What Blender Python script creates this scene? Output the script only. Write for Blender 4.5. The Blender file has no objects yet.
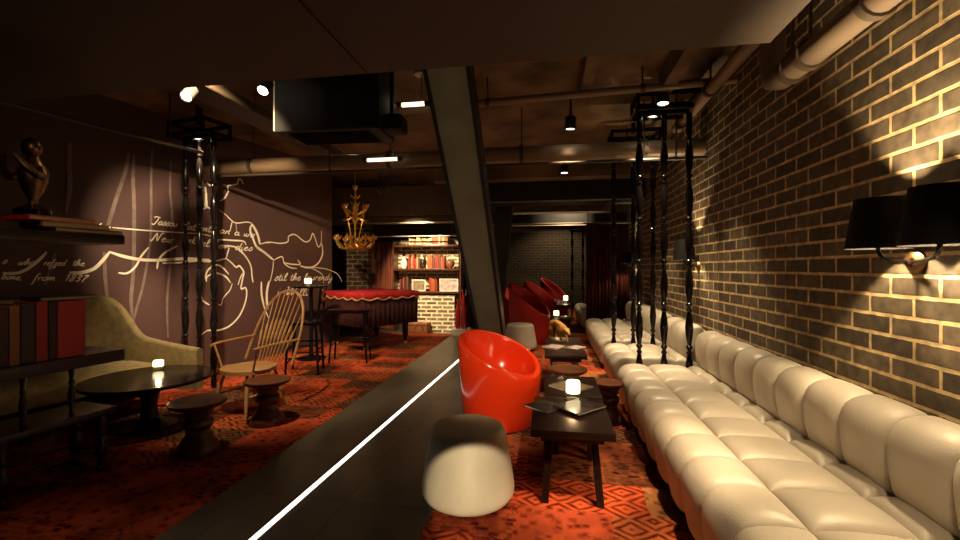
import bpy, bmesh, math, random
from math import sin, cos, pi, radians
from mathutils import Vector, Matrix
random.seed(7)
COL = bpy.context.scene.collection
SC = bpy.context.scene

# ------------------------------------------------------------------ materials
def new_mat(name):
    m = bpy.data.materials.new(name); m.use_nodes = True
    nt = m.node_tree; b = nt.nodes['Principled BSDF']
    return m, nt, b

def mat(name, col, rough=.5, metal=0, var=0, scale=8, bump=0, bscale=60, coat=0, spec=None, trans=0):
    m, nt, b = new_mat(name)
    b.inputs['Base Color'].default_value = (*col, 1)
    b.inputs['Roughness'].default_value = rough
    b.inputs['Metallic'].default_value = metal
    if coat: b.inputs['Coat Weight'].default_value = coat
    if spec is not None: b.inputs['Specular IOR Level'].default_value = spec
    if trans: b.inputs['Transmission Weight'].default_value = trans
    tc = nt.nodes.new('ShaderNodeTexCoord')
    if var:
        n = nt.nodes.new('ShaderNodeTexNoise'); n.inputs['Scale'].default_value = scale; n.inputs['Detail'].default_value = 4
        nt.links.new(tc.outputs['Object'], n.inputs['Vector'])
        r = nt.nodes.new('ShaderNodeValToRGB')
        r.color_ramp.elements[0].position = .3; r.color_ramp.elements[1].position = .7
        r.color_ramp.elements[0].color = (*[c * (1 - var) for c in col], 1)
        r.color_ramp.elements[1].color = (*[min(1, c * (1 + var)) for c in col], 1)
        nt.links.new(n.outputs['Fac'], r.inputs['Fac']); nt.links.new(r.outputs['Color'], b.inputs['Base Color'])
    if bump:
        n2 = nt.nodes.new('ShaderNodeTexNoise'); n2.inputs['Scale'].default_value = bscale; n2.inputs['Detail'].default_value = 3
        nt.links.new(tc.outputs['Object'], n2.inputs['Vector'])
        bp = nt.nodes.new('ShaderNodeBump'); bp.inputs['Strength'].default_value = bump; bp.inputs['Distance'].default_value = .01
        nt.links.new(n2.outputs['Fac'], bp.inputs['Height']); nt.links.new(bp.outputs['Normal'], b.inputs['Normal'])
    return m

def emit(name, col, strength):
    m, nt, b = new_mat(name)
    b.inputs['Base Color'].default_value = (*col, 1)
    b.inputs['Emission Color'].default_value = (*col, 1)
    b.inputs['Emission Strength'].default_value = strength
    return m

def wood(name, c1, c2, rough=.4, scale=3, stretch=(1, 1, 12)):
    m, nt, b = new_mat(name)
    b.inputs['Roughness'].default_value = rough
    tc = nt.nodes.new('ShaderNodeTexCoord'); mp = nt.nodes.new('ShaderNodeMapping')
    mp.inputs['Scale'].default_value = stretch
    n = nt.nodes.new('ShaderNodeTexNoise'); n.inputs['Scale'].default_value = scale; n.inputs['Detail'].default_value = 6; n.inputs['Distortion'].default_value = .6
    r = nt.nodes.new('ShaderNodeValToRGB')
    r.color_ramp.elements[0].position = .35; r.color_ramp.elements[1].position = .68
    r.color_ramp.elements[0].color = (*c1, 1); r.color_ramp.elements[1].color = (*c2, 1)
    nt.links.new(tc.outputs['Object'], mp.inputs['Vector']); nt.links.new(mp.outputs['Vector'], n.inputs['Vector'])
    nt.links.new(n.outputs['Fac'], r.inputs['Fac']); nt.links.new(r.outputs['Color'], b.inputs['Base Color'])
    return m

def N(nt, t, **kw):
    n = nt.nodes.new(t)
    for k, v in kw.items():
        if k in n.inputs: n.inputs[k].default_value = v
        else: setattr(n, k, v)
    return n

def brick_mat(name, axes, c1, c2, mortar, bw=.278, rh=.1, ms=.011, off=(0, 0), rough=.75):
    m, nt, b = new_mat(name); L = nt.links.new
    b.inputs['Roughness'].default_value = rough
    tc = N(nt, 'ShaderNodeTexCoord'); sp = N(nt, 'ShaderNodeSeparateXYZ'); cb = N(nt, 'ShaderNodeCombineXYZ')
    L(tc.outputs['Object'], sp.inputs[0])
    for k, a in enumerate(axes):
        ad = N(nt, 'ShaderNodeMath', operation='ADD'); ad.inputs[1].default_value = off[k]
        L(sp.outputs[a], ad.inputs[0]); L(ad.outputs[0], cb.inputs[k])
    nz = N(nt, 'ShaderNodeTexNoise'); nz.inputs['Scale'].default_value = 25
    wob = N(nt, 'ShaderNodeVectorMath', operation='MULTIPLY_ADD'); wob.inputs[1].default_value = (.006, .006, 0)
    L(tc.outputs['Object'], nz.inputs['Vector']); L(nz.outputs['Color'], wob.inputs[0]); L(cb.outputs[0], wob.inputs[2])
    br = N(nt, 'ShaderNodeTexBrick'); br.offset = .5
    br.inputs['Scale'].default_value = 1; br.inputs['Brick Width'].default_value = bw; br.inputs['Row Height'].default_value = rh
    br.inputs['Mortar Size'].default_value = ms; br.inputs['Mortar Smooth'].default_value = .35
    br.inputs['Color1'].default_value = (*c1, 1); br.inputs['Color2'].default_value = (*c2, 1); br.inputs['Mortar'].default_value = (*mortar, 1)
    L(wob.outputs[0], br.inputs['Vector'])
    n2 = N(nt, 'ShaderNodeTexNoise'); n2.inputs['Scale'].default_value = 18; n2.inputs['Detail'].default_value = 6
    L(tc.outputs['Object'], n2.inputs['Vector'])
    rp = N(nt, 'ShaderNodeMapRange'); rp.inputs['From Min'].default_value = .3; rp.inputs['From Max'].default_value = .7
    rp.inputs['To Min'].default_value = .55; rp.inputs['To Max'].default_value = 1.35
    L(n2.outputs['Fac'], rp.inputs['Value'])
    mx = N(nt, 'ShaderNodeMix', data_type='RGBA', blend_type='MULTIPLY'); mx.inputs[0].default_value = 1
    L(br.outputs['Color'], mx.inputs[6]); L(rp.outputs[0], mx.inputs[7]); L(mx.outputs[2], b.inputs['Base Color'])
    iv = N(nt, 'ShaderNodeMath', operation='SUBTRACT'); iv.inputs[0].default_value = 1; L(br.outputs['Fac'], iv.inputs[1])
    a2 = N(nt, 'ShaderNodeMath', operation='MULTIPLY_ADD'); a2.inputs[1].default_value = .35
    L(n2.outputs['Fac'], a2.inputs[0]); L(iv.outputs[0], a2.inputs[2])
    bp = N(nt, 'ShaderNodeBump'); bp.inputs['Strength'].default_value = .6; bp.inputs['Distance'].default_value = .012
    L(a2.outputs[0], bp.inputs['Height']); L(bp.outputs['Normal'], b.inputs['Normal'])
    return m

def rug_mat(name, seed):
    m, nt, b = new_mat(name); L = nt.links.new
    b.inputs['Roughness'].default_value = .95; b.inputs['Specular IOR Level'].default_value = .12
    tc = N(nt, 'ShaderNodeTexCoord'); mp = N(nt, 'ShaderNodeMapping'); mp.inputs['Location'].default_value = (seed, seed * 1.7, 0)
    mp.inputs['Rotation'].default_value = (0, 0, .04)
    L(tc.outputs['Object'], mp.inputs['Vector'])
    wn = N(nt, 'ShaderNodeTexNoise'); wn.inputs['Scale'].default_value = 7; wn.inputs['Detail'].default_value = 5
    wb = N(nt, 'ShaderNodeVectorMath', operation='MULTIPLY_ADD'); wb.inputs[1].default_value = (.045, .045, 0)
    L(mp.outputs[0], wn.inputs['Vector']); L(wn.outputs['Color'], wb.inputs[0]); L(mp.outputs[0], wb.inputs[2])
    V = wb.outputs[0]
    def brick(bw, rh, off, ms):
        br = N(nt, 'ShaderNodeTexBrick'); br.offset = off; br.squash = 1.6; br.squash_frequency = 3
        for k, v in {'Scale': 1, 'Brick Width': bw, 'Row Height': rh, 'Mortar Size': ms, 'Mortar Smooth': .3}.items(): br.inputs[k].default_value = v
        br.inputs['Color1'].default_value = (0, 0, 0, 1); br.inputs['Color2'].default_value = (1, 1, 1, 1); br.inputs['Mortar'].default_value = (.45, .45, .45, 1)
        L(V, br.inputs['Vector']); return br.outputs['Color']
    def ramp(src, cols, mode='CONSTANT'):
        r = N(nt, 'ShaderNodeValToRGB'); cr = r.color_ramp; cr.interpolation = mode
        while len(cr.elements) < len(cols): cr.elements.new(.5)
        for e, (p, c) in zip(cr.elements, cols): e.position = p; e.color = (*c, 1)
        L(src, r.inputs['Fac']); return r.outputs[0]
    def math_(op, a, bb):
        n = N(nt, 'ShaderNodeMath', operation=op)
        for k, x in enumerate((a, bb)):
            if isinstance(x, (int, float)): n.inputs[k].default_value = x
            else: L(x, n.inputs[k])
        return n.outputs[0]
    def mix(f, a, bb, mode='MIX'):
        n = N(nt, 'ShaderNodeMix', data_type='RGBA', blend_type=mode)
        for k, x in ((0, f), (6, a), (7, bb)):
            if isinstance(x, (int, float)): n.inputs[k].default_value = x
            elif isinstance(x, tuple): n.inputs[k].default_value = (*x, 1)
            else: L(x, n.inputs[k])
        return n.outputs[2]
    patch = brick(.52, .34, .37, .004)
    base = ramp(patch, [(0, (.44, .020, .008)), (.14, (.58, .040, .010)), (.27, (.16, .012, .007)), (.37, (.66, .045, .010)), (.5, (.05, .012, .008)),
                        (.57, (.56, .08, .02)), (.67, (.48, .016, .008)), (.8, (.46, .17, .06)), (.88, (.22, .012, .008))])
    sp = N(nt, 'ShaderNodeSeparateXYZ'); L(V, sp.inputs[0])
    pp = lambda o, k: math_('PINGPONG', math_('MULTIPLY', o, k), .5)
    dia = math_('PINGPONG', math_('MULTIPLY', math_('ADD', pp(sp.outputs[0], 3.9), pp(sp.outputs[1], 5.2)), 3.4), .5)
    small = brick(.052, .036, .5, .006)
    vo = N(nt, 'ShaderNodeTexVoronoi', distance='CHEBYCHEV'); vo.inputs['Scale'].default_value = 15; L(V, vo.inputs['Vector'])
    s1 = math_('GREATER_THAN', patch, .38); s2 = math_('GREATER_THAN', patch, .7)
    f = N(nt, 'ShaderNodeMix', data_type='FLOAT'); L(s1, f.inputs[0]); L(small, f.inputs[2]); L(math_('MULTIPLY', dia, 2), f.inputs[3])
    g = N(nt, 'ShaderNodeMix', data_type='FLOAT'); L(s2, g.inputs[0]); L(f.outputs[0], g.inputs[2]); L(math_('MULTIPLY', vo.outputs['Distance'], 1.8), g.inputs[3])
    nz = N(nt, 'ShaderNodeTexNoise'); nz.inputs['Scale'].default_value = 14; nz.inputs['Detail'].default_value = 9; nz.inputs['Roughness'].default_value = .75; L(mp.outputs[0], nz.inputs['Vector'])
    big = N(nt, 'ShaderNodeTexNoise'); big.inputs['Scale'].default_value = 2.2; big.inputs['Detail'].default_value = 3; L(mp.outputs[0], big.inputs['Vector'])
    pat = math_('ADD', math_('MULTIPLY', g.outputs[0], .55), math_('MULTIPLY', nz.outputs['Fac'], .8))
    k = ramp(pat, [(.40, (0, 0, 0)), (.82, (1, 1, 1))], 'LINEAR')
    col = mix(k, mix(.92, base, (.10, .05, .05), 'MULTIPLY'), mix(.24, base, (.70, .30, .10)))
    wear = ramp(big.outputs['Fac'], [(.35, (.45, .45, .45)), (.65, (1.15, 1.15, 1.15))], 'LINEAR')
    L(mix(1.0, col, wear, 'MULTIPLY'), b.inputs['Base Color'])
    bp = N(nt, 'ShaderNodeBump'); bp.inputs['Strength'].default_value = .4; bp.inputs['Distance'].default_value = .006
    L(pat, bp.inputs['Height']); L(bp.outputs['Normal'], b.inputs['Normal'])
    return m

def tile_mat(name):
    m, nt, b = new_mat(name); L = nt.links.new
    tc = N(nt, 'ShaderNodeTexCoord')
    br = N(nt, 'ShaderNodeTexBrick'); br.offset = 0
    for k, v in {'Scale': 1, 'Brick Width': .6, 'Row Height': .6, 'Mortar Size': .004, 'Mortar Smooth': .1}.items(): br.inputs[k].default_value = v
    br.inputs['Color1'].default_value = (.075, .066, .048, 1); br.inputs['Color2'].default_value = (.115, .10, .074, 1); br.inputs['Mortar'].default_value = (.03, .026, .02, 1)
    L(tc.outputs['Object'], br.inputs['Vector'])
    nz = N(nt, 'ShaderNodeTexNoise'); nz.inputs['Scale'].default_value = 5; nz.inputs['Detail'].default_value = 7; L(tc.outputs['Object'], nz.inputs['Vector'])
    mr = N(nt, 'ShaderNodeMapRange'); mr.inputs['To Min'].default_value = .6; mr.inputs['To Max'].default_value = 1.4; L(nz.outputs['Fac'], mr.inputs['Value'])
    mx = N(nt, 'ShaderNodeMix', data_type='RGBA', blend_type='MULTIPLY'); mx.inputs[0].default_value = 1
    L(br.outputs['Color'], mx.inputs[6]); L(mr.outputs[0], mx.inputs[7]); L(mx.outputs[2], b.inputs['Base Color'])
    m2 = N(nt, 'ShaderNodeMapRange'); m2.inputs['To Min'].default_value = .22; m2.inputs['To Max'].default_value = .5; L(nz.outputs['Fac'], m2.inputs['Value'])
    L(m2.outputs[0], b.inputs['Roughness'])
    return m

M = {}
M['black'] = mat('black_lacquer', (.005, .004, .004), .16, spec=.35)
M['black_matt'] = mat('black_matt', (.006, .005, .004), .7, spec=.25)
M['dark_wood'] = wood('dark_wood', (.008, .004, .003), (.026, .010, .006), .32)
M['shelf_wood'] = wood('shelf_wood', (.05, .014, .006), (.11, .035, .014), .3, 3, (12, 1, 1))
M['walnut'] = wood('walnut', (.06, .018, .008), (.16, .055, .022), .3)
M['ash'] = wood('ash_wood', (.42, .22, .08), (.60, .34, .14), .4, 4)
M['leather'] = mat('cream_leather', (.52, .465, .38), .40, var=.06, scale=5, bump=.12, bscale=90)
M['red_shell'] = mat('red_shell', (.92, .052, .010), .18, coat=.25)
M['red_fabric'] = mat('red_upholstery', (.42, .014, .008), .7, bump=.1)
M['concrete'] = mat('cast_concrete', (.49, .44, .345), .55, var=.08, scale=6, bump=.08, bscale=40)
M['velvet'] = mat('olive_velvet', (.29, .22, .10), .85, var=.25, scale=14, bump=.2, bscale=50)
M['brass'] = mat('gilt_brass', (.85, .56, .15), .3, .9)
M['bronze'] = mat('dark_bronze', (.20, .11, .05), .35, 1)
M['steel'] = mat('painted_steel', (.30, .36, .265), .5, var=.2, scale=3)
M['steel_dark'] = mat('dark_steel', (.02, .02, .018), .45)
M['pipe'] = mat('painted_pipe', (.23, .155, .09), .42, var=.12, scale=4)
M['pipe_tan'] = mat('tan_pipe', (.125, .09, .06), .5, var=.15, scale=4)
M['pipe_dark'] = mat('dark_pipe', (.05, .034, .02), .5)
M['white_glow'] = emit('lamp_lens', (1, .88, .68), 14)
M['cool_glow'] = emit('lamp_lens_cool', (1, .95, .85), 16)
M['led'] = emit('led_diffuser', (1, .93, .80), 3.2)
M['tube'] = emit('pipe_streak_glow', (1, .84, .55), 2.2)  # glow in place of lamplight falling on pipe pieces
M['wax'] = emit('lit_wax', (1, .80, .45), 3.2)
M['glass'] = mat('clear_glass', (.95, .95, .93), .03, trans=1)
M['paper'] = mat('white_paper', (.62, .58, .50), .5)
M['cover_dark'] = mat('dark_magazine_cover', (.045, .035, .03), .18, var=.8, scale=16)
M['cover_tan'] = mat('tan_magazine_cover', (.26, .20, .13), .3, var=.4, scale=14)
M['cover_pale'] = mat('pale_magazine_cover', (.55, .42, .40), .25, var=.5, scale=14)
M['gold_fur'] = mat('golden_coat', (.55, .27, .05), .5, var=.35, scale=22)
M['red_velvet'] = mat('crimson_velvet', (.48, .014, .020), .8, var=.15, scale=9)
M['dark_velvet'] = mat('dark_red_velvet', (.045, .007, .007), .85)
M['gold_braid'] = mat('gold_braid', (.55, .33, .13), .5)
M['ceil'] = mat('raw_concrete_ceiling', (.15, .092, .045), .85, var=.65, scale=1.8, bump=.3, bscale=12)
M['soffit'] = mat('brown_soffit', (.036, .021, .012), .6)
M['plum'] = mat('plum_wall', (.080, .040, .036), .6, var=.1, scale=2)
M['chalk'] = mat('cream_paint', (.92, .84, .68), .7)
M['chalk_faded'] = mat('faded_paint', (.20, .14, .125), .75, var=.3, scale=10)
M['dark_wall'] = mat('dark_wall', (.020, .015, .012), .8)
M['fascia'] = mat('brown_fascia', (.10, .065, .035), .7, var=.15)
M['beam_dark'] = mat('black_beam', (.010, .009, .008), .6)
M['alu'] = mat('aluminium', (.55, .48, .38), .35, .8)
M['curtain'] = mat('oxblood_curtain', (.09, .014, .010), .6)
M['panel'] = wood('red_panel', (.10, .022, .010), (.20, .055, .025), .45, 2, (10, 10, 1))
M['trunk'] = mat('tan_leather', (.22, .075, .03), .5, var=.3, scale=8)
M['brick'] = brick_mat('dark_brick', (1, 2), (.052, .036, .020), (.125, .092, .055), (.52, .37, .18), off=(.05, .034))
M['brick_white'] = brick_mat('whitewashed_brick', (0, 2), (.30, .24, .14), (.10, .075, .04), (.80, .70, .48), bw=.24, rh=.086, ms=.02)
M['brick_pier'] = brick_mat('pier_brick', (0, 2), (.05, .03, .018), (.10, .06, .035), (.32, .22, .12), bw=.24, rh=.1, ms=.015)
M['brick_far'] = brick_mat('far_brick', (0, 2), (.05, .035, .02), (.08, .055, .035), (.16, .12, .07))
M['rug_a'] = rug_mat('patchwork_rug_red', 3.1)
M['rug_b'] = rug_mat('patchwork_rug_orange', 11.7)
M['tile'] = tile_mat('slate_tile')

# ------------------------------------------------------------------ mesh helpers
class MB:
    def __init__(s): s.bm = bmesh.new()
    def box(s, c, d, rz=0, rot=None, bev=0):
        R = rot or Matrix.Rotation(rz, 4, 'Z')
        mtx = Matrix.Translation(c) @ R @ Matrix.Diagonal((*d, 1))
        g = bmesh.ops.create_cube(s.bm, size=1, matrix=mtx)
        if bev:
            es = {e for v in g['verts'] for e in v.link_edges}
            bmesh.ops.bevel(s.bm, geom=list(es), offset=bev, segments=2, affect='EDGES', profile=.6)
        return s
    def lathe(s, prof, n=24, c=(0, 0, 0), rot=None, cap=True):
        c = Vector(c); rings = []
        for r, z in prof:
            ring = []
            for i in range(n):
                p = Vector((r * cos(2 * pi * i / n), r * sin(2 * pi * i / n), z))
                if rot: p = rot @ p
                ring.append(s.bm.verts.new(p + c))
            rings.append(ring)
        for a, b in zip(rings, rings[1:]):
            for i in range(n): s.bm.faces.new((a[i], a[(i + 1) % n], b[(i + 1) % n], b[i]))
        if cap:
            if prof[0][0] > 1e-4: s.bm.faces.new(list(reversed(rings[0])))
            if prof[-1][0] > 1e-4: s.bm.faces.new(rings[-1])
        return s
    def tube(s, pts, r, n=8, cap=True):
        pts = [Vector(p) for p in pts]; rings = []
        rr = r if isinstance(r, (list, tuple)) else [r] * len(pts)
        up = Vector((0, 0, 1)); prev = None
        for i, p in enumerate(pts):
            t = (pts[min(i + 1, len(pts) - 1)] - pts[max(i - 1, 0)]).normalized()
            if prev is None:
                a = up.cross(t)
                if a.length < .05: a = Vector((1, 0, 0)).cross(t)
            else:
                a = prev - t * prev.dot(t)
            a.normalize(); prev = a; b = t.cross(a)
            rings.append([s.bm.verts.new(p + (a * cos(2 * pi * k / n) + b * sin(2 * pi * k / n)) * rr[i]) for k in range(n)])
        for q, w in zip(rings, rings[1:]):
            for k in range(n): s.bm.faces.new((q[k], q[(k + 1) % n], w[(k + 1) % n], w[k]))
        if cap: s.bm.faces.new(list(reversed(rings[0]))); s.bm.faces.new(rings[-1])
        return s
    def prism(s, poly, z0, z1):
        a = [s.bm.verts.new((x, y, z0)) for x, y in poly]; b = [s.bm.verts.new((x, y, z1)) for x, y in poly]
        n = len(poly)
        s.bm.faces.new(list(reversed(a))); s.bm.faces.new(b)
        for i in range(n): s.bm.faces.new((a[i], a[(i + 1) % n], b[(i + 1) % n], b[i]))
        return s
    def grid(s, rows, closed=False, flip=False):
        vs = [[s.bm.verts.new(p) for p in r] for r in rows]
        for a, b in zip(vs, vs[1:]):
            m = len(a)
            for i in range(m if closed else m - 1):
                f = (a[i], a[(i + 1) % m], b[(i + 1) % m], b[i])
                s.bm.faces.new(f[::-1] if flip else f)
        return vs
    def build(s, name, m, parent=None, smooth=True, angle=40):
        bmesh.ops.recalc_face_normals(s.bm, faces=s.bm.faces)
        me = bpy.data.meshes.new(name); s.bm.to_mesh(me); s.bm.free()
        me.materials.append(m)
        if smooth:
            me.polygons.foreach_set('use_smooth', [True] * len(me.polygons))
            try: me.set_sharp_from_angle(angle=radians(angle))
            except Exception: pass
        o = bpy.data.objects.new(name, me); COL.objects.link(o)
        if parent: o.parent = parent
        return o

def thing(name, label, cat, loc=(0, 0, 0), rz=0, group=None):
    o = bpy.data.objects.new(name, None); COL.objects.link(o); o.empty_display_size = .1
    o.location = loc; o.rotation_euler = (0, 0, rz)
    o['label'] = label; o['category'] = cat
    if group: o['group'] = group
    return o
def tag(o, label, cat, group=None):
    o['label'] = label; o['category'] = cat
    if group: o['group'] = group
    return o
def struct(o, label=None):
    o['kind'] = 'structure'
    if label: o['label'] = label
    return o
def dup(o, label, loc, rz=None, group=None):
    c = o.copy(); COL.objects.link(c); c.location = loc
    if rz is not None: c.rotation_euler = (0, 0, rz)
    c['label'] = label
    if group: c['group'] = group
    for ch in list(o.children):
        k = ch.copy(); COL.objects.link(k); k.parent = c
        for g in list(ch.children):
            h = g.copy(); COL.objects.link(h); h.parent = k
    return c
def B(name, c, d, m, parent=None, rz=0, bev=0): return MB().box(c, d, rz, bev=bev).build(name, m, parent, smooth=bool(bev))
def light(name, kind, loc, power, col=(1, .72, .42), target=None, size=.05, spot=70, blend=.5, parent=None):
    l = bpy.data.lights.new(name, kind); l.energy = power; l.color = col
    if kind == 'AREA': l.size = size
    else: l.shadow_soft_size = size
    if kind == 'SPOT': l.spot_size = radians(spot); l.spot_blend = blend
    o = bpy.data.objects.new(name, l); COL.objects.link(o); o.location = loc
    if target is not None:
        o.rotation_euler = (Vector(target) - Vector(loc)).to_track_quat('-Z', 'Y').to_euler()
    return o
def spline(pts, k=6):
    P = [Vector(p) for p in pts]
    if len(P) < 3: return P
    out = []
    for i in range(len(P) - 1):
        p0, p1, p2, p3 = P[max(i - 1, 0)], P[i], P[i + 1], P[min(i + 2, len(P) - 1)]
        for j in range(k):
            t = j / k
            out.append(.5 * ((2 * p1) + (p2 - p0) * t + (2 * p0 - 5 * p1 + 4 * p2 - p3) * t * t + (3 * p1 - p0 - 3 * p2 + p3) * t ** 3))
    out.append(P[-1]); return out
MURAL=[(0.05,0,[(0.217,2.704),(0.208,2.465),(0.217,2.259),(0.184,1.966)]),(0.05,0,[(0.761,2.726),(0.72,2.499),(0.65,2.247),(0.592,2.025),(0.534,1.798)]),(0.05,0,[(0.812,2.716),(0.802,2.423),(0.812,2.134),(0.812,1.726),(0.802,1.319),(0.781,1.03),(0.802,0.772)]),(0.035,0,[(1.008,2.824),(0.997,2.46),(0.997,2.098),(0.985,1.7),(0.908,1.199),(0.833,0.909),(0.802,0.738)]),(0.035,0,[(1.23,2.755),(1.218,2.377),(1.242,2.066),(1.23,1.563),(1.182,1.002),(1.194,0.527)]),(0.045,0,[(0.516,1.576),(0.525,1.323),(0.544,1.068)]),(0.03,0,[(0.096,1.551),(0.057,1.38),(0.018,1.231)]),(0.035,1,[(-0.283,1.356),(-0.225,1.348),(-0.155,1.363),(-0.084,1.417),(-0.019,1.491),(0.03,1.56)]),(0.045,1,[(0.208,1.354),(0.301,1.35),(0.415,1.388),(0.491,1.469),(0.572,1.584)]),(0.045,1,[(0.572,1.578),(0.696,1.535),(0.868,1.501),(1.073,1.495),(1.318,1.516),(1.485,1.522),(1.741,1.512)]),(0.025,1,[(1.127,1.46),(1.318,1.467),(1.535,1.489),(1.795,1.482)]),(0.03,1,[(0.65,1.346),(0.742,1.341),(0.829,1.42),(0.888,1.54),(0.969,1.649)]),(0.03,1,[(1.063,1.391),(1.084,1.5),(1.16,1.593),(1.307,1.681)]),(0.02,1,[(0.592,1.852),(0.876,1.848),(1.218,1.851),(1.605,1.854),(1.819,1.829)]),(0.015,1,[(0.378,1.814),(0.448,1.849),(0.493,1.889)]),(0.02,1,[(0.472,1.778),(0.53,1.819),(0.577,1.86)]),(0.03,1,[(1.64,2.583),(1.647,2.427),(1.663,2.295),(1.687,2.203)]),(0.06,1,[(1.67,2.498),(1.68,2.365),(1.694,2.227)]),(0.025,1,[(1.64,2.191),(1.722,2.224),(1.77,2.173)]),(0.02,1,[(1.699,2.582),(1.722,2.541),(1.77,2.516)]),(0.02,1,[(1.881,2.21),(1.97,2.162),(2.089,2.072),(2.17,2.056),(2.324,2.086),(2.411,2.075)]),(0.03,1,[(1.889,2.339),(1.958,2.384),(2.017,2.488),(2.017,2.571),(2.156,2.62),(2.183,2.691),(2.225,2.699),(2.267,2.64)]),(0.02,1,[(2.081,2.067),(2.062,1.993),(2.043,1.92)]),(0.015,1,[(2.142,2.054),(2.151,1.924)]),(0.045,1,[(2.417,2.07),(2.381,1.972),(2.425,1.862),(2.5,1.721),(2.623,1.654),(2.766,1.567)]),(0.05,1,[(2.417,2.063),(2.485,1.967),(2.53,1.869),(2.555,1.767)]),(0.03,1,[(1.856,1.766),(1.881,1.796),(2.075,1.798),(2.267,1.795),(2.309,1.742)]),(0.03,1,[(1.869,1.702),(1.983,1.714),(2.129,1.704),(2.239,1.641),(2.338,1.52)]),(0.02,1,[(2.036,1.681),(2.009,1.609),(1.983,1.525)]),(0.02,1,[(2.561,1.768),(2.654,1.793),(2.766,1.802)]),(0.03,1,[(1.424,1.497),(1.613,1.495),(1.788,1.49),(1.879,1.509),(1.986,1.536)]),(0.025,1,[(2.014,1.656),(1.986,1.536)]),(0.03,1,[(1.986,1.536),(2.069,1.477),(2.146,1.411),(2.198,1.432),(2.271,1.341),(2.251,1.238),(2.227,1.096),(2.301,1.106),(2.322,1.013),(2.286,0.859),(2.198,0.698),(2.083,0.596),(1.973,0.548),(1.839,0.533),(1.712,0.551),(1.625,0.506)]),(0.03,1,[(1.692,1.215),(1.682,1.287),(1.724,1.382),(1.839,1.442),(1.932,1.406),(2.028,1.311)]),(0.03,1,[(1.692,1.211),(1.707,1.286),(1.839,1.328),(1.973,1.282),(2.055,1.189)]),(0.02,1,[(2.083,1.178),(2.041,1.079),(1.946,0.985),(1.913,0.888),(1.866,0.892)]),(0.025,1,[(1.608,1.03),(1.65,0.956),(1.737,0.895)]),(0.02,1,[(2.257,1.328),(2.212,1.251),(2.175,1.15)]),(0.03,1,[(2.183,1.663),(2.301,1.576),(2.393,1.433),(2.414,1.274),(2.433,1.18)]),(0.03,1,[(2.582,1.189),(2.582,0.999),(2.632,0.804),(2.715,0.617)]),(0.045,1,[(2.47,1.738),(2.623,1.654),(2.815,1.528)]),(0.025,1,[(2.561,1.768),(2.717,1.81),(2.949,1.801),(3.105,1.837),(3.13,1.928),(3.268,1.966),(3.489,1.859),(3.617,1.902),(3.678,2.019),(3.74,1.934),(3.815,1.787),(3.888,1.852),(3.901,2.082)]),(0.04,1,[(3.381,1.437),(3.536,1.409),(3.698,1.424),(3.845,1.515),(3.931,1.67),(3.91,1.853)]),(0.025,1,[(2.815,1.523),(2.983,1.585),(3.035,1.477),(3.159,1.408),(3.306,1.394)]),(0.025,1,[(3.017,1.49),(3.195,1.464),(3.381,1.466),(3.324,1.537)]),(0.02,1,[(2.815,1.515),(2.798,1.368),(2.749,1.183)]),(0.05,1,[(2.733,1.197),(2.692,1.054),(2.685,0.897),(2.711,0.751)]),(0.03,1,[(2.585,1.188),(2.591,1.007),(2.638,0.797)]),(0.02,1,[(3.617,1.409),(3.91,1.287),(3.962,1.117)]),(0.02,1,[(3.698,1.409),(4.042,1.378),(4.343,1.281),(4.464,1.133)])]
WRITING=[('Jassou',(1.008,1.931),(1.304,1.921),0.072,0.016),('lat',(1.392,1.903),(1.537,1.896),0.078,0.016),('onts',(1.592,1.893),(1.79,1.889),0.08,0.016),('an a wo',(1.879,1.888),(2.452,1.864),0.077,0.016),('New',(1.008,1.732),(1.242,1.714),0.078,0.016),('ork',(1.392,1.723),(1.537,1.717),0.077,0.016),('elt',(1.619,1.695),(1.775,1.688),0.08,0.016),('on dies',(1.864,1.678),(2.417,1.657),0.084,0.016),('s',(-0.287,1.442),(-0.26,1.442),0.055,0.012),('who',(-0.185,1.428),(-0.064,1.434),0.048,0.012),('refzed',(0.003,1.425),(0.176,1.426),0.049,0.012),('the',(0.233,1.426),(0.335,1.421),0.052,0.012),('bone,',(-0.293,1.298),(-0.15,1.285),0.047,0.012),('from',(-0.071,1.278),(0.096,1.274),0.054,0.012),('1837',(0.168,1.267),(0.362,1.256),0.056,0.014),('stil the laurendy',(2.828,1.2),(4.187,1.173),0.096,0.018),('i Willi',(2.888,0.964),(3.568,0.916),0.105,0.018)]
# ------------------------------------------------------------------ room shell
CEIL = 3.3
struct(B('floor', (-2.5, 7, -.06), (13, 19, .1), M['dark_wall']))
struct(B('ceiling', (-2.5, 9.1, CEIL + .1), (13, 14.8, .2), M['ceil']))
struct(B('ceiling_edge', (1.37, .35, CEIL + .1), (.8, 3.9, .2), M['ceil']))
struct(B('dropped_soffit', (-3.47, .4, 2.95), (9.06, 3.8, .9), M['soffit']))
struct(B('trim_1', (-1.02, .4, 2.497), (.008, 3.78, .006), M['beam_dark']))
struct(B('wall_right', (1.78, 7, 1.7), (.2, 19, 3.6), M['brick']))
struct(B('wall_near', (-2.5, -1.7, 1.6), (13, .2, 3.4), M['dark_wall']))
struct(B('wall_far', (.2, 16.1, 1.6), (5, .2, 3.6), M['brick_far']))
struct(B('wall_back', (-4.6, 9.62, 1.65), (5.2, .2, 3.5), M['dark_wall']))
struct(B('wall_corridor', (-1.99, 12.9, 1.65), (.2, 6.4, 3.5), M['dark_wall']))
WA = Vector((-4.95, 3.5)); WD = Vector((.208, .978)); WN = Vector((.978, -.208))
wr = math.atan2(-WD.x, WD.y)
def wp(t, z, off=0):
    p = WA + WD * t + WN * off
    return Vector((p.x, p.y, z))
c = WA + WD * -.4 - WN * .11
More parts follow.
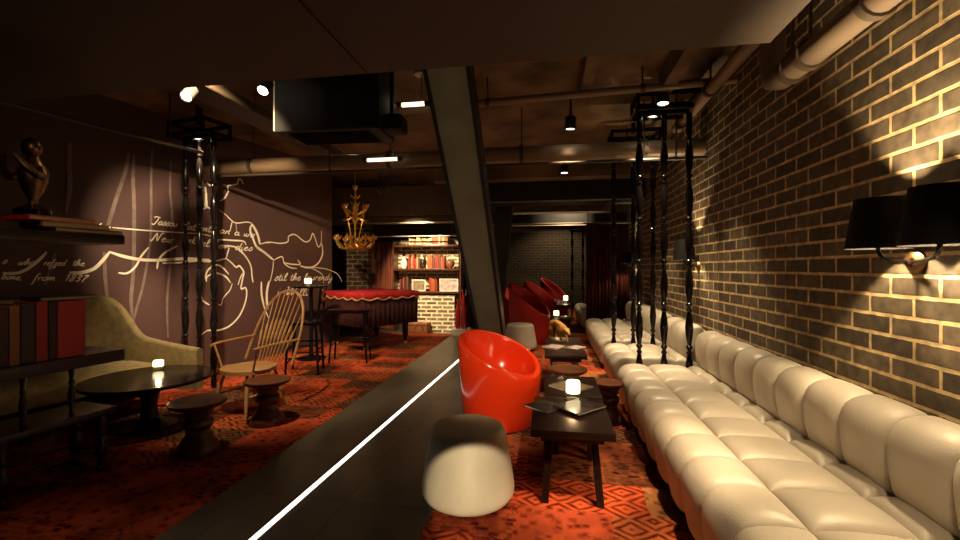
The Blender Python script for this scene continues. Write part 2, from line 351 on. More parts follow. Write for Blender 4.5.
struct(B('wall_left', (c.x, c.y, 1.64), (.2, 9.2, 3.5), M['plum'], rz=wr))
# slate path with a recessed light line
struct(B('floor_path', (-1.33, 5.2, .0), (1.34, 13.2, .024), M['tile']))
led = thing('floor_light_strip', 'long white light strip set flush along the dark tiled path', 'light strip', (-1.40, 4.9, .012), radians(-1.9))
B('diffuser', (0, 0, .003), (.030, 8.4, .006), M['led'], led)
B('channel', (0, 0, .0015), (.046, 8.44, .003), M['alu'], led)
tag(MB().prism([(-2.0, -1.0), (-2.0, 8.85), (-3.78, 8.85), tuple((WA + WD * 4.1 + WN * .03)[:]), tuple((WA + WD * -4.55 + WN * .03)[:])], -.007, .013).build('rug', M['rug_a'], None, False), 'red patchwork oriental rug left of the tiled path under the round table', 'rug')
tag(B('rug', (.12, 7.5, .003), (1.56, 14.5, .02), M['rug_b']), 'orange red patchwork rug right of the path, under the low black tables', 'rug')

# ------------------------------------------------------------------ mural: paint on the left wall
def ribbon(bm, pts, w, off):
    pts = [wp(t, z, off) for t, z in pts]
    pts = spline(pts, 5); n = len(pts); wn = Vector((WN.x, WN.y, 0)); prev = None
    for i, p in enumerate(pts):
        d = (pts[min(i + 1, n - 1)] - pts[max(i - 1, 0)])
        if d.length < 1e-6: continue
        s = wn.cross(d.normalized()); f = i / max(1, n - 1)
        hw = w * .5 * (.55 + .45 * min(1, 6 * min(f, 1 - f)))
        a, b = bm.verts.new(p + s * hw), bm.verts.new(p - s * hw)
        if prev: bm.faces.new((prev[0], a, b, prev[1]))
        prev = (a, b)
GL = {
 'a': (.9, [[(.7,.8),(.4,1),(.08,.6),(.1,.15),(.35,0),(.65,.5),(.72,.95),(.66,.2),(.85,.05),(1,.25)]]),
 's': (.7, [[(0,.1),(.42,1.05),(.6,.4),(.35,0),(.05,.12)]]),
 'o': (.85, [[(.4,1),(.08,.65),(.1,.2),(.38,0),(.7,.4),(.6,.9),(.4,1),(.9,.85)]]),
 'u': (.95, [[(.05,.95),(.08,.25),(.3,0),(.6,.4),(.7,1),(.68,.2),(.95,.1)]]),
 'n': (.9, [[(.05,0),(.14,1),(.1,.15),(.4,.95),(.58,.8),(.58,.15),(.85,.1)]]),
 'w': (1.2, [[(.05,.95),(.15,.1),(.4,.3),(.5,.95),(.52,.15),(.8,.1),(1,.95),(1.2,.8)]]),
 'e': (.72, [[(0,.3),(.5,.75),(.38,1),(.08,.65),(.12,.15),(.4,0),(.75,.3)]]),
 'l': (.48, [[(0,.2),(.38,1.6),(.28,2),(.1,1.4),(.1,.2),(.28,0),(.5,.2)]]),
 't': (.55, [[(.25,1.7),(.15,.3),(.3,0),(.55,.2)],[(-.1,1.1),(.55,1.2)]]),
 'h': (.85, [[(0,.1),(.36,1.6),(.25,2),(.1,1.2),(.05,0),(.4,.95),(.58,.7),(.55,.15),(.82,.1)]]),
 'k': (.8, [[(0,.1),(.35,1.6),(.25,2),(.1,1),(.05,0)],[(.05,.45),(.5,1),(.25,.5),(.6,0),(.8,.2)]]),
 'd': (.95, [[(.6,.8),(.35,1),(.08,.6),(.1,.1),(.35,0),(.6,.5),(.8,2),(.65,.2),(.9,.1)]]),
 'i': (.45, [[(.05,.95),(.1,.1),(.42,.1)],[(.14,1.4),(.2,1.5)]]),
 'r': (.62, [[(.05,0),(.14,.9),(.3,1),(.55,.85)]]),
 'f': (.6, [[(.62,1.8),(.4,2),(.2,1.2),(.1,-.8),(-.15,-1)],[(0,.9),(.55,1)]]),
 'm': (1.3, [[(.05,0),(.12,1),(.1,.15),(.38,.95),(.5,.8),(.5,.1),(.8,.95),(.95,.8),(.95,.1),(1.2,.1)]]),
 'b': (.75, [[(0,.3),(.35,1.7),(.22,2),(.08,1.2),(.1,.1),(.4,.05),(.6,.5),(.4,.9),(.75,.8)]]),
 'y': (.85, [[(.05,.95),(.1,.25),(.35,.15),(.65,1),(.45,-.7),(.15,-1),(.1,-.6),(.85,.2)]]),
 'z': (.7, [[(.05,.9),(.55,.95),(.1,.1),(.5,-.2),(.3,-.9),(.0,-.6),(.7,.2)]]),
 'J': (1.15, [[(-.1,1.75),(.2,2.1),(1.15,1.95)],[(.85,2.0),(.6,.6),(.25,-.1),(-.2,.15)]]),
 'N': (1.5, [[(-.4,.25),(-.1,-.05),(.35,1.95),(.75,.05),(1.1,2.0),(1.5,2.05)]]),
 'W': (1.6, [[(0,1.8),(.2,2),(.2,.05),(.8,1.8),(.8,.05),(1.5,2.05)]]),
 '1': (.6, [[(.1,1.4),(.4,1.9),(.2,0)]]),
 '8': (.95, [[(.7,1.6),(.4,1.9),(.2,1.5),(.6,.6),(.35,0),(.05,.4),(.7,1.4),(.7,1.65)]]),
 '3': (.9, [[(.1,1.6),(.5,1.9),(.6,1.4),(.25,1),(.55,.6),(.3,0),(0,.2)]]),
 '7': (.9, [[(.05,1.7),(.7,1.85),(.3,.8),(.15,-.3)]]),
 ',': (.5, [[(.2,.15),(.1,-.4)]]), ' ': (.7, [])}
mural = thing('mural', 'cream line drawn coastal map with handwriting painted on the plum wall', 'mural', (0, 0, 0))
ba, bb = MB(), MB()
for w, tone, pts in MURAL: ribbon((bb if tone else ba).bm, pts, w * (.8 if tone else .8), .003 if tone else .0015)
def flat(b, name, m):
    me = bpy.data.meshes.new(name); b.bm.to_mesh(me); b.bm.free(); me.materials.append(m)
    o = bpy.data.objects.new(name, me); COL.objects.link(o); o.parent = mural
    return o
for s, p0, p1, h, w in WRITING:
    tot = sum(GL[ch][0] for ch in s); ln = p1[0] - p0[0]; k = ln / tot; xh = h * .62; x = 0
    bc = MB()
    for ch in s:
        if ch == ' ':
            flat(bc, 'handwritten_word', M['chalk']); bc = MB()
        wd, st = GL[ch]
        for poly in st:
            out = []
            for a, b in poly:
                t = p0[0] + (x + a) * k + b * xh * .38
                z = p0[1] + (p1[1] - p0[1]) * (x + a) / tot + b * xh
                out.append((t, z))
            ribbon(bc.bm, out, w * .9, .004)
        x += wd
    flat(bc, 'handwritten_word', M['chalk'])
flat(ba, 'twig_drawing', M['chalk_faded']); flat(bb, 'coast_drawing', M['chalk'])

# ------------------------------------------------------------------ ceiling things
def pipe(label, p0, p1, r, m, group=None, clamps=(), name='ceiling_pipe', elbow=None, clampz=CEIL):
    p0, p1 = Vector(p0), Vector(p1)
    t = thing(name, label, 'pipe', p0, 0, group)
    pts = [Vector((0, 0, 0)), p1 - p0]
    if elbow: pts += [p1 - p0 + Vector(e) for e in elbow]
    MB().tube(pts, r, 16).build('tube', m, t)
    for f in clamps:
        c = (p1 - p0) * f; d = (p1 - p0).normalized()
        R = d.to_track_quat('Z', 'Y').to_matrix()
        k = MB().lathe([(r * 1.02, -.022), (r * 1.22, -.022), (r * 1.22, .022), (r * 1.02, .022)], 16, c, R, cap=False)
        top = clampz - p0.z
        if top - c.z > r: k.box((c.x, c.y, (c.z + r + top) / 2), (.014, .014, top - c.z - r))
        k.build('clamp', M['pipe_dark'], t)
    return t
pipe('thick pale pipe crossing the ceiling from the brick wall', (-4.60, 5.10, 2.74), (1.68, 5.10, 2.74), .095, M['pipe'], clamps=(.12, .42, .68, .9))
pipe('thin brown conduit just below the thick crossing pipe', (-4.60, 5.0, 2.60), (1.68, 5.0, 2.60), .018, M['pipe_dark'], clamps=(.3, .6, .95))
pipe('thin pipe crossing the ceiling in front of the steel column', (-1.6, 4.25, 3.02), (1.68, 4.25, 3.12), .035, M['pipe'], clamps=(.3, .75))
pipe('fat tan pipe with flange beside the near brick wall top', (1.42, -1.5, 2.58), (1.42, 2.95, 2.58), .07, M['pipe_tan'], clamps=(.55, .82, .93, .97), elbow=[(.0, .08, .03), (0, .1, .1), (0, .1, .70)])
pipe('slim tan pipe along the brick wall behind the divider posts', (1.45, 2.6, 3.05), (1.45, 5.3, 3.02), .055, M['pipe'], clamps=(.25, .6, .92))
pipe('slender dark pipe along the mural wall below the ceiling', wp(-2.6, 2.72, .75), wp(1.1, 2.74, .75), .018, M['pipe_dark'], clamps=(.4, .9))
def duct(label, c, d, rz=0):
    t = thing('cable_tray', label, 'cable tray', (c[0], c[1], c[2]), rz)
    B('tray_base', (0, 0, 0), (d[0], d[1], .012), M['pipe_dark'], t)
    for s in (-1, 1): B('tray_rail', (s * d[0] / 2, 0, d[2] / 2), (.016, d[1], d[2]), M['pipe_dark'], t)
    b = MB()
    for k in range(3): b.tube([(-d[0] * .3 + k * d[0] * .3, -d[1] / 2, .03), (-d[0] * .3 + k * d[0] * .3, d[1] / 2, .03)], .022, 6)
    b.build('cable_bundle', M['black_matt'], t)
    for y in (-d[1] * .4, 0, d[1] * .4):
        for s in (-1, 1): B('hanger', (s * d[0] / 2, y, (CEIL - c[2]) / 2), (.01, .01, CEIL - c[2]), M['pipe_dark'], t)
duct('brown cable tray running away from the soffit above the mural side', (-3.0, 4.2, 2.93), (.30, 2.7, .08))
t = thing('ventilation_unit', 'black box ventilation unit hung below the ceiling left of the column', 'ventilation unit', (-1.86, 3.35, 2.56), radians(3))
B('casing', (0, .22, .37), (.92, .42, .74), M['beam_dark'], t, bev=.01)
B('grille', (0, .22, -.004), (.74, .30, .008), M['steel_dark'], t)
b = MB()
for k in range(7): b.box((0, .08 + k * .045, -.010), (.72, .012, .012), rot=Matrix.Rotation(.5, 4, 'X'))
b.build('grille_slat', M['black_matt'], t)
B('edge_strip', (-.465, .02, .37), (.012, .012, .72), M['alu'], t)
t = thing('projector', 'small black projector fixed beside the ventilation unit', 'projector', (-1.30, 3.5, 2.62))
B('body', (0, 0, 0), (.16, .2, .13), M['black_matt'], t, bev=.02)
B('bracket', (-.03, 0, .37), (.03, .03, .63), M['steel_dark'], t)
MB().lathe([(.035, -.12), (.035, -.09), (.03, -.09)], 12, (0, 0, 0), Matrix.Rotation(pi / 2, 3, 'X').to_3x3()).build('lens', M['steel_dark'], t)
for c_, d_ in (((-.7, 3.0, 3.18), (3.2, .22, .24)), ((.5, 7.35, 3.1), (5, .3, .4)), ((1.1, 3.4, 3.2), (.12, 2.0, .2)), ((.35, 3.6, 3.22), (.10, 2.2, .16))):
    struct(B('ceiling_beam', c_, d_, M['ceil']))
def bulkhead(c_, d_, m, strip=True):
    o = struct(B('bulkhead', c_, d_, m))
    if strip: struct(B('bulkhead_strip', (c_[0], c_[1] - d_[1] / 2 - .01, c_[2] - d_[2] / 2 + .012), (d_[0], .02, .024), M['alu']))
bulkhead((-.1, 8.2, 2.86), (3.5, .5, .5), M['beam_dark'])
bulkhead((-.1, 9.9, 2.5), (3.5, .25, .22), M['beam_dark'])
bulkhead((-.1, 10.9, 2.62), (3.5, .2, .34), M['fascia'])
bulkhead((-.1, 13.2, 2.66), (3.5, .2, .24), M['fascia'])
bulkhead((-3.3, 8.5, 2.78), (3.2, .12, .6), M['fascia'], False)
bulkhead((-3.3, 8.7, 2.40), (3.2, .2, .14), M['fascia'])
pipe('thin bright rail above the lit bookcase', (-3.95, 8.85, 2.08), (-1.95, 8.85, 2.08), .014, M['alu'], name='picture_rail', clamps=(.05, .95), clampz=2.33)

def hanging_tube(label, loc, ln, rz):  # pipe piece that glows, standing for a bright streak of light on it
    t = thing('glowing_pipe', label, 'lamp', loc, rz)
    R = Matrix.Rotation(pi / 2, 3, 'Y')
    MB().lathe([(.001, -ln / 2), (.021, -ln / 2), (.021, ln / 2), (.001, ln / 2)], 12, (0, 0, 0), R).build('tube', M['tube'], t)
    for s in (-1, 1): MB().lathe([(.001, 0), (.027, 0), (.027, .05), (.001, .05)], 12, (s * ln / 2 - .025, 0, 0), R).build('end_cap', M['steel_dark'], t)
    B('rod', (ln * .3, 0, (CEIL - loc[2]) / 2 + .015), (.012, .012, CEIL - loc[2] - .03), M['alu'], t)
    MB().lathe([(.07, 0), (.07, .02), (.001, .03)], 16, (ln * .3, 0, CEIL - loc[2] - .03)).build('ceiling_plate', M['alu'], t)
hanging_tube('short pipe piece with its lit streak as glow, hanging on a rod left of the leaning column', (-1.92, 4.75, 2.66), .42, 0)
hanging_tube('pipe piece with its lit streak as glow, high up close to the leaning column top', (-1.31, 4.02, 2.99), .28, 0)

def downlight(label, loc, power, target, col=(1, .74, .44), spot=75, drop=True, r=.062, cool=False, stem=CEIL, on=True):
    t = thing('spotlight', label, 'spotlight', loc)
    d = (Vector(target) - Vector(loc)).normalized(); R = d.to_track_quat('-Z', 'Y').to_matrix()
    MB().lathe([(r * .86, 0), (r, 0), (r, .13), (r * .5, .15), (.001, .15)], 20, (0, 0, 0), R, cap=False).build('can', M['steel_dark'], t)
    MB().lathe([(.001, .012), (r * .84, .012)], 20, (0, 0, 0), R, cap=False).build('lens', M['cool_glow' if cool else 'white_glow'], t)
    if drop:
        k = R @ Vector((0, 0, .12))
        MB().tube([k, (k.x, k.y, stem - loc[2])], .012, 8).build('stem', M['steel_dark'], t)
    l = light('spot_beam', 'SPOT', Vector((0, 0, 0)) + d * .03, power, col, None, .035, spot, .6)
    l.rotation_euler = d.to_track_quat('-Z', 'Y').to_euler(); l.parent = t
    return t
downlight('ceiling spotlight above the aisle, nearest right of the column', (.22, 4.85, 2.93), 60, (.1, 5.1, 0))
downlight('ceiling spotlight just beyond the thick crossing pipe', (.22, 6.75, 2.86), 70, (.15, 6.6, 0))
downlight('tiny ceiling spotlight far down the aisle', (.15, 13.4, 2.72), 90, (.2, 13, 0), stem=CEIL)
downlight('spotlight above the chandelier facing the bookcase', (-2.9, 7.15, 2.74), 800, (-2.65, 9.3, 1.0), spot=56)
downlight('bright spotlight under the soffit beside the ventilation unit', (-2.15, 2.95, 2.74), 22, (-1.9, 1.6, 1.2), spot=60, r=.045)
downlight('added hidden spotlight above the soffit edge facing the spindle chair', (-2.42, 2.78, 3.08), 240, (-3.2, 4.9, 0), spot=70)  # extra lamp kept out of sight, washes the rug beyond
downlight('cool white spotlight leftmost below the soffit edge', (-2.86, 3.0, 2.76), 16, (-2.5, 1.6, 1.3), spot=60, cool=True, r=.045)
downlight('added hidden spotlight above the soffit edge facing the mural', (-2.55, 2.72, 3.0), 720, wp(2.05, 1.42), spot=58)  # out-of-sight lamp added as the mural wash

downlight('added ceiling spotlight lighting the red rug before the draped table', (-2.55, 5.2, 3.02), 210, (-2.5, 6.9, 0), spot=60)  # lamp added to brighten the left rug
downlight('added ceiling spotlight above the pale spindle chair', (-3.05, 5.05, 3.05), 150, (-3.5, 5.6, 0), spot=60)  # second added lamp for the left rug

downlight('added ceiling spotlight between the far bulkheads', (.45, 9.1, 2.9), 110, (.2, 10.9, 2.2), spot=90)  # added to lift the dark fascia behind the bulkheads
downlight('added ceiling spotlight in front of the far brick end wall', (.3, 14.6, 2.85), 60, (.2, 16, 1.0), spot=120)  # added to lift the dark end wall
# ------------------------------------------------------------------ turned post dividers
def post_profile(h):
    pr = [(.030, 0), (.030, .10), (.022, .11)]
    z = .11; k = 0
    while z < h - .42:
        pr += [(.018, z), (.033, z + .018), (.033, z + .030), (.019, z + .045), (.022, z + .06), (.034, z + .14), (.040, z + .22), (.034, z + .30), (.022, z + .37),
               (.018, z + .385), (.028, z + .397), (.028, z + .41), (.018, z + .42)]
        z += .44
    pr += [(.03, z + .02), (.03, h)]
    return pr
def divider(name, label, spots, ztop, lamps=(), boxh=.18, pl=40):
    """posts that carry a black open frame under the ceiling; spots are floor points"""
    spots = [Vector((x, y, 0)) for x, y in spots]
    a, b_ = spots[0], spots[-1]; mid = (a + b_) / 2; d = (b_ - a); rz = math.atan2(d.y, d.x)
    t = thing(name, label, 'divider', mid + Vector((0, 0, .013)), rz, 'turned post dividers between the seats')
    n = len(spots); ln = d.length
    pm = MB().lathe(post_profile(ztop), 16).build('post', M['black'], t)
    pm.location = (-ln / 2, 0, 0)
    for i in range(1, n):
        c = pm.copy(); COL.objects.link(c); c.parent = t; c.location = (-ln / 2 + ln * i / (n - 1), 0, 0)
    f = MB()
    for s in (-1, 1):
        f.box((0, s * .17, ztop + boxh - .02), (ln + .12, .03, .04)); f.box((s * (ln / 2 + .045), 0, ztop + boxh - .02), (.03, .37, .04))
        f.box((0, s * .17, ztop + .02), (ln + .12, .03, .04)); f.box((s * (ln / 2 + .045), 0, ztop + .02), (.03, .37, .04))
        for q in (-1, 1): f.box((q * (ln / 2 + .045), s * .17, ztop + boxh / 2), (.03, .03, boxh))
    f.box((0, 0, ztop + .02), (ln + .1, .06, .04))
    f.box((0, 0, ztop + boxh + (CEIL - ztop - boxh) / 2 - .01), (.05, .05, CEIL - ztop - boxh))
    f.build('top_frame', M['black'], t)
    return t
divider('post_divider', 'black turned post divider at the end of the long cream sofa nearest the camera', [(.92, 4.70), (1.165, 4.70), (1.41, 4.70)], 2.98)
divider('post_divider', 'second black turned post divider along the brick wall', [(.83, 5.88), (1.075, 5.88), (1.32, 5.88)], 2.98)
divider('post_divider', 'black turned post divider in front of the plum mural wall', [(-3.86, 4.44), (-4.10, 4.49), (-4.33, 4.54)], 2.92)
divider('post_divider', 'far black turned post divider seen small beside the oxblood curtain', [(.62, 12.4), (.92, 12.4), (1.2, 12.4)], 2.4)
for lab, p, tg, pw in (('front one of the two bright lamps in the frame above the sofa end', (1.087, 4.43, 3.0), (.9, 4.2, 0), 240),
                   ('rear one of the two bright lamps in the frame above the sofa end', (1.07, 4.78, 2.995), (.95, 5.2, 0), 240),
                   ('bright lamp in the second post divider frame by the brick wall', (1.02, 6.1, 2.90), (.9, 6.6, 0), 240),
                   ('small bright lamp in the frame above the mural side posts', (-4.05, 4.42, 2.90), (-3.95, 4.9, 0), 190)):
    downlight(lab, p, pw, tg, r=.06, spot=66)

# ------------------------------------------------------------------ sofas along the brick wall
def pillow_strip(name, prof, rows, y0, y1, mod, h, m, parent, ny=14, x0=0):
    """prof: (x,z) outline, seams at arc positions rows; tufted in y with module mod"""
    P = [Vector((x - x0, 0, z)) for x, z in prof]
    P = [Vector(q) for q in spline(P, 5)]
    S = [0]
    for a, b in zip(P, P[1:]): S.append(S[-1] + (b - a).length)
    T = S[-1]
    def at(s):
        for i in range(len(S) - 1):
            if S[i + 1] >= s or i == len(S) - 2:
                f = (s - S[i]) / max(1e-9, S[i + 1] - S[i]); q = P[i].lerp(P[i + 1], f)
                t = (P[min(i + 2, len(P) - 1)] - P[max(i - 1, 0)]).normalized(); return q, Vector((-t.z, 0, t.x))
    nm = max(1, round((y1 - y0) / mod)); md = (y1 - y0) / nm
    us = []
    for (a, b, lo, hi) in rows:
        k = max(10, int((b - a) * T / .018))
        for i in range(k + (1 if b >= .999 else 0)):
            f = .5 - .5 * cos(pi * i / k) if not (lo or hi) else (sin(pi / 2 * i / k) if lo and not hi else i / k); g = 2 * f - 1
            if lo and g < 0: g = 0
            if hi and g > 0: g = 0
            us.append(((a + (b - a) * f) * T, (1 - abs(g) ** 3) ** .5 if abs(g) < 1 else 0))
    vs = []
    for j in range(nm):
        for i in range(ny + (1 if j == nm - 1 else 0)):
            f = .5 - .5 * cos(pi * i / ny); g = 2 * f - 1
            vs.append((y0 + (j + f) * md, (1 - abs(g) ** 3) ** .5 if abs(g) < 1 else 0))
    mb = MB(); R = []
    for y, b in vs:
        row = []
        for s, a in us:
            q, nrm = at(s); row.append(q + nrm * h * (min(a, b) * .45 + a * b * .55) + Vector((0, y, 0)))
        R.append(row)
    g = mb.grid(R)
    for e in (g[0], g[-1]):
        cx = sum((v.co for v in e), Vector()) / len(e)
        try: mb.bm.faces.new(e)
        except Exception: pass
    o = mb.build(name, m, parent, angle=75)
    return o
SEAT = [(.745, .09), (.725, .20), (.715, .30), (.735, .355), (.80, .378), (.97, .385), (1.29, .380), (1.5, .375), (1.58, .34), (1.58, .09), (1.2, .085), (.745, .09)]
BACK = [(1.52, .40), (1.465, .44), (1.445, .56), (1.445, .66), (1.475, .715), (1.545, .74), (1.59, .735), (1.61, .68), (1.61, .40), (1.52, .40)]
def prof_len(pr):
    P = spline([Vector((x, 0, z)) for x, z in pr], 5); S = [0]
    for a, b in zip(P, P[1:]): S.append(S[-1] + (b - a).length)
    return P, S
def frac_at(pr, pred):
    P, S = prof_len(pr)
    for p, s in zip(P, S):
        if pred(p): return s / S[-1]
def sofa(label, y0, y1, mod=.311):
    yc = (y0 + y1) / 2
    t = thing('sofa', label, 'sofa', (1.2, yc, .013), 0)
    f1 = frac_at(SEAT, lambda p: p.x > .97 and p.z > .3); f2 = frac_at(SEAT, lambda p: p.x > 1.29 and p.z > .3)
    f3 = frac_at(SEAT, lambda p: p.x > 1.52 and p.z > .3); 
    pillow_strip('seat', SEAT, [(0, f1, True, False), (f1, f2, False, False), (f2, f3, False, False), (f3, 1, True, True)], y0 - yc, y1 - yc, mod, .058, M['leather'], t, x0=1.2)
    g = frac_at(BACK, lambda p: p.x > 1.605 and p.z > .6)
    pillow_strip('backrest', BACK, [(0, g, False, False), (g, 1, True, True)], y0 - yc, y1 - yc, mod, .048, M['leather'], t, x0=1.2)
    B('plinth', (.02, 0, .045), (.75, y1 - y0 - .1, .09), M['black_matt'], t)
    return t
sofa('long cream tufted leather sofa along the brick wall, nearest the camera', .27, 4.55)
sofa('short cream tufted sofa just behind the first black post divider', 4.90, 5.74)
sofa('third cream tufted sofa beyond the second post divider', 6.05, 8.5)
sofa('farthest cream tufted sofa past the oxblood curtain', 9.9, 12.1)
t = thing('curtain', 'dark oxblood curtain hanging beside the far cream sofa', 'curtain', (1.2, 9.4, 0))
R = []
for k in range(81):
    x = -.43 + .86 * k / 80; y = .035 * sin(k * .95) + .01 * sin(k * 2.3)
    R.append([(x, y, .03), (x, y, 1.2), (x * .99, y * .8, 2.33)])
b = MB(); b.grid(R); o = b.build('cloth', M['curtain'], t); sm = o.modifiers.new('thick', 'SOLIDIFY'); sm.thickness = .012
MB().tube([(-.5, 0, 2.35), (.5, 0, 2.35)], .018, 10).build('rail', M['steel_dark'], t)
b = MB()
for s in (-.4, .4): b.box((s, 0, (2.35 + CEIL) / 2), (.015, .015, CEIL - 2.35))
b.build('rail_hanger', M['steel_dark'], t)

# ------------------------------------------------------------------ twin shade wall sconces
def sconce(label, y, ys, group='shaded wall lamps on the brick', pw=22, xs=1.52):
    t = thing('wall_lamp', label, 'wall lamp', (1.68, y, 1.43), 0, group)
    R = Matrix.Rotation(-pi / 2, 3, 'Y')
    MB().lathe([(.055, 0), (.055, .012), (.045, .022), (.022, .03), (.022, .045), (.001, .05)], 20, (0, 0, 0), R).build('wall_plate', M['bronze'], t)
    for dy in ys:
        MB().tube(spline([(-.04, 0, 0), (-.085, dy * .3, -.005), (-.135, dy * .8, .012), (xs - 1.68, dy, .05), (xs - 1.68, dy, .12)], 6), .009, 8).build('arm', M['black'], t)
        s = MB()
        prof = [(.135, .055), (.085, .285)]
        R0 = []
        n = 32
        for k in range(n):
            a = 2 * pi * k / n
            R0.append([(r * cos(a), r * sin(a), z) for r, z in ((.125, .06), (.090, .295), (.087, .295), (.122, .06))])
        vs = [[s.bm.verts.new(Vector(p) + Vector((xs - 1.68, dy, 0))) for p in r] for r in R0]
        for i in range(n):
            for j in range(4): s.bm.faces.new((vs[i][j], vs[(i + 1) % n][j], vs[(i + 1) % n][(j + 1) % 4], vs[i][(j + 1) % 4]))
        s.build('lamp_shade', M['black_matt'], t)
        b = MB().lathe([(.001, .09), (.018, .10), (.022, .125), (.016, .15), (.001, .155)], 12, (xs - 1.68, dy, 0)).build('bulb', M['white_glow'], t)
        l = light('lamp_glow', 'POINT', (xs - 1.68, dy, .165), pw, (1, .74, .42), size=.022); l.parent = t
sconce('black twin shade wall lamp on the brick above the long sofa', 2.29, (.0, -.32), pw=95)
sconce('small black wall lamp on the brick behind the first post divider', 5.25, (0,), pw=40)
sconce('tiny far black wall lamp on the brick behind the second post divider', 9.0, (0,), pw=40)

# ------------------------------------------------------------------ leaning columns
def column(label, p0, p1, w, d, m, rz=0, k=1.0):
    p0, p1 = Vector(p0), Vector(p1)
    t = thing('steel_column', label, 'column', p0, 0)
    v = p1 - p0
    def slab(name, offx, offy, sx, sy, mm, bev=.004):
        b = MB(); q = []
        for z, kk in ((Vector(), 1), (v, k)):
            q.append([b.bm.verts.new(z + Matrix.Rotation(rz, 3, 'Z') @ Vector(((offx + a * sx / 2) * kk, offy + c_ * sy / 2, 0))) for a, c_ in ((-1, -1), (1, -1), (1, 1), (-1, 1))])
        b.bm.faces.new(q[0][::-1]); b.bm.faces.new(q[1])
        for i in range(4): b.bm.faces.new((q[0][i], q[0][(i + 1) % 4], q[1][(i + 1) % 4], q[1][i]))
        b.build(name, mm, t, smooth=False)
    slab('web', 0, 0, w * .86, d * .9, m)
    slab('flange', -w / 2 + .016, 0, .03, d, M['steel_dark'])
    slab('flange', w / 2 - .016, 0, .03, d, M['steel_dark'])
    return t
column('grey green steel column leaning toward the camera beside the red tub chair', (-.73, 6.02, 0), (-.93, 3.83, 3.32), .33, .30, M['steel'], k=1.36)
column('black steel column further down the aisle behind the red chairs', (-1.2, 9.0, 0), (-.86, 8.9, 3.3), .34, .3, M['steel_dark'])

# ------------------------------------------------------------------ red tub chair and its high-back cousins
def tub(name, label, loc, face, zf, zb, r0, r1, m, seat_z, group=None, sharp=1.0, cat='armchair', wall=.055):
    t = thing(name, label, cat, loc, face, group)          # local +x is the open front
    n = 72; b = MB(); rows = []
    for k in range(n):
        a = 2 * pi * k / n
        w = (.5 - .5 * cos(a)) ** sharp
        zr = zf + (zb - zf) * w
        flare = r1 + .02 * w
        ri = flare - wall
        prof = [(r0 - .02, 0), (r0, .015), (r0 + (flare - r0) * .4, zr * .35), (r0 + (flare - r0) * .8, zr * .7), (flare, zr - wall * .6), (flare - wall * .15, zr - wall * .15), (flare - wall * .5, zr), (ri + wall * .12, zr - wall * .15),
                (ri, zr - wall * .6), (ri - .01, (zr + seat_z) / 2 - .02), (ri - .03, seat_z - .03), (ri - .07, seat_z - .06)]
        rows.append([(r * cos(a), r * sin(a), z) for r, z in prof])
    b.grid(rows + [rows[0]])
    bmesh.ops.remove_doubles(b.bm, verts=b.bm.verts, dist=1e-5)
    o = b.build('shell', m, t, angle=80)
    b = MB().lathe([(.001, seat_z - .07), (r1 - wall - .035, seat_z - .07), (r1 - wall - .02, seat_z - .045), (r1 - wall - .03, seat_z - .012), (r1 - wall - .09, seat_z), (.001, seat_z + .004)], 40)
    b.build('seat', m, t, angle=80)
    B_ = MB().lathe([(.001, .002), (r0 - .05, .002), (r0 - .05, .02), (.001, .02)], 32).build('base', M['black_matt'], t)
    return t
tub('tub_chair', 'glossy red moulded tub chair beside the concrete stool', (-.45, 3.90, .013), radians(-28), .47, .79, .335, .365, M['red_shell'], .40, sharp=.85)
tub('wing_armchair', 'nearest red high back armchair behind the second concrete stool', (-.38, 8.15, .013), radians(-20), .52, 1.10, .36, .38, M['red_fabric'], .42, 'red high back armchairs along the aisle', sharp=.9)
tub('wing_armchair', 'red high back armchair left of the black column foot', (-1.0, 9.85, .013), radians(-20), .52, 1.08, .36, .38, M['red_fabric'], .42, 'red high back armchairs along the aisle', sharp=.9)
tub('wing_armchair', 'red armchair second in the row beside the far candle table', (-.22, 10.2, .013), radians(-20), .52, 1.08, .36, .38, M['red_fabric'], .42, 'red high back armchairs along the aisle', sharp=.9)
tub('wing_armchair', 'farthest red armchair at the end of the aisle', (.12, 12.9, .013), radians(-20), .52, 1.10, .36, .38, M['red_fabric'], .42, 'red high back armchairs along the aisle', sharp=.9)

# ------------------------------------------------------------------ concrete stools
def cstool(label, loc):
    t = thing('concrete_stool', label, 'stool', loc, 0, 'pale concrete drum stools')
    MB().lathe([(.001, .02), (.235, .02), (.262, .03), (.278, .055), (.280, .085), (.270, .16), (.250, .27), (.233, .36), (.226, .395), (.214, .415), (.195, .424), (.001, .424)], 64).build('body', M['concrete'], t, angle=80)
    MB().lathe([(.001, 0), (.20, 0), (.20, .021), (.001, .021)], 40).build('foot_ring', M['black_matt'], t)
    return t
s1 = cstool('pale concrete drum stool in the foreground beside the tiled path', (-.49, 2.56, .013))
s1.scale = (1, 1, 1.03)
dup(s1, 'smaller looking concrete drum stool behind the red tub chair', (-.50, 7.35, .013), 0)

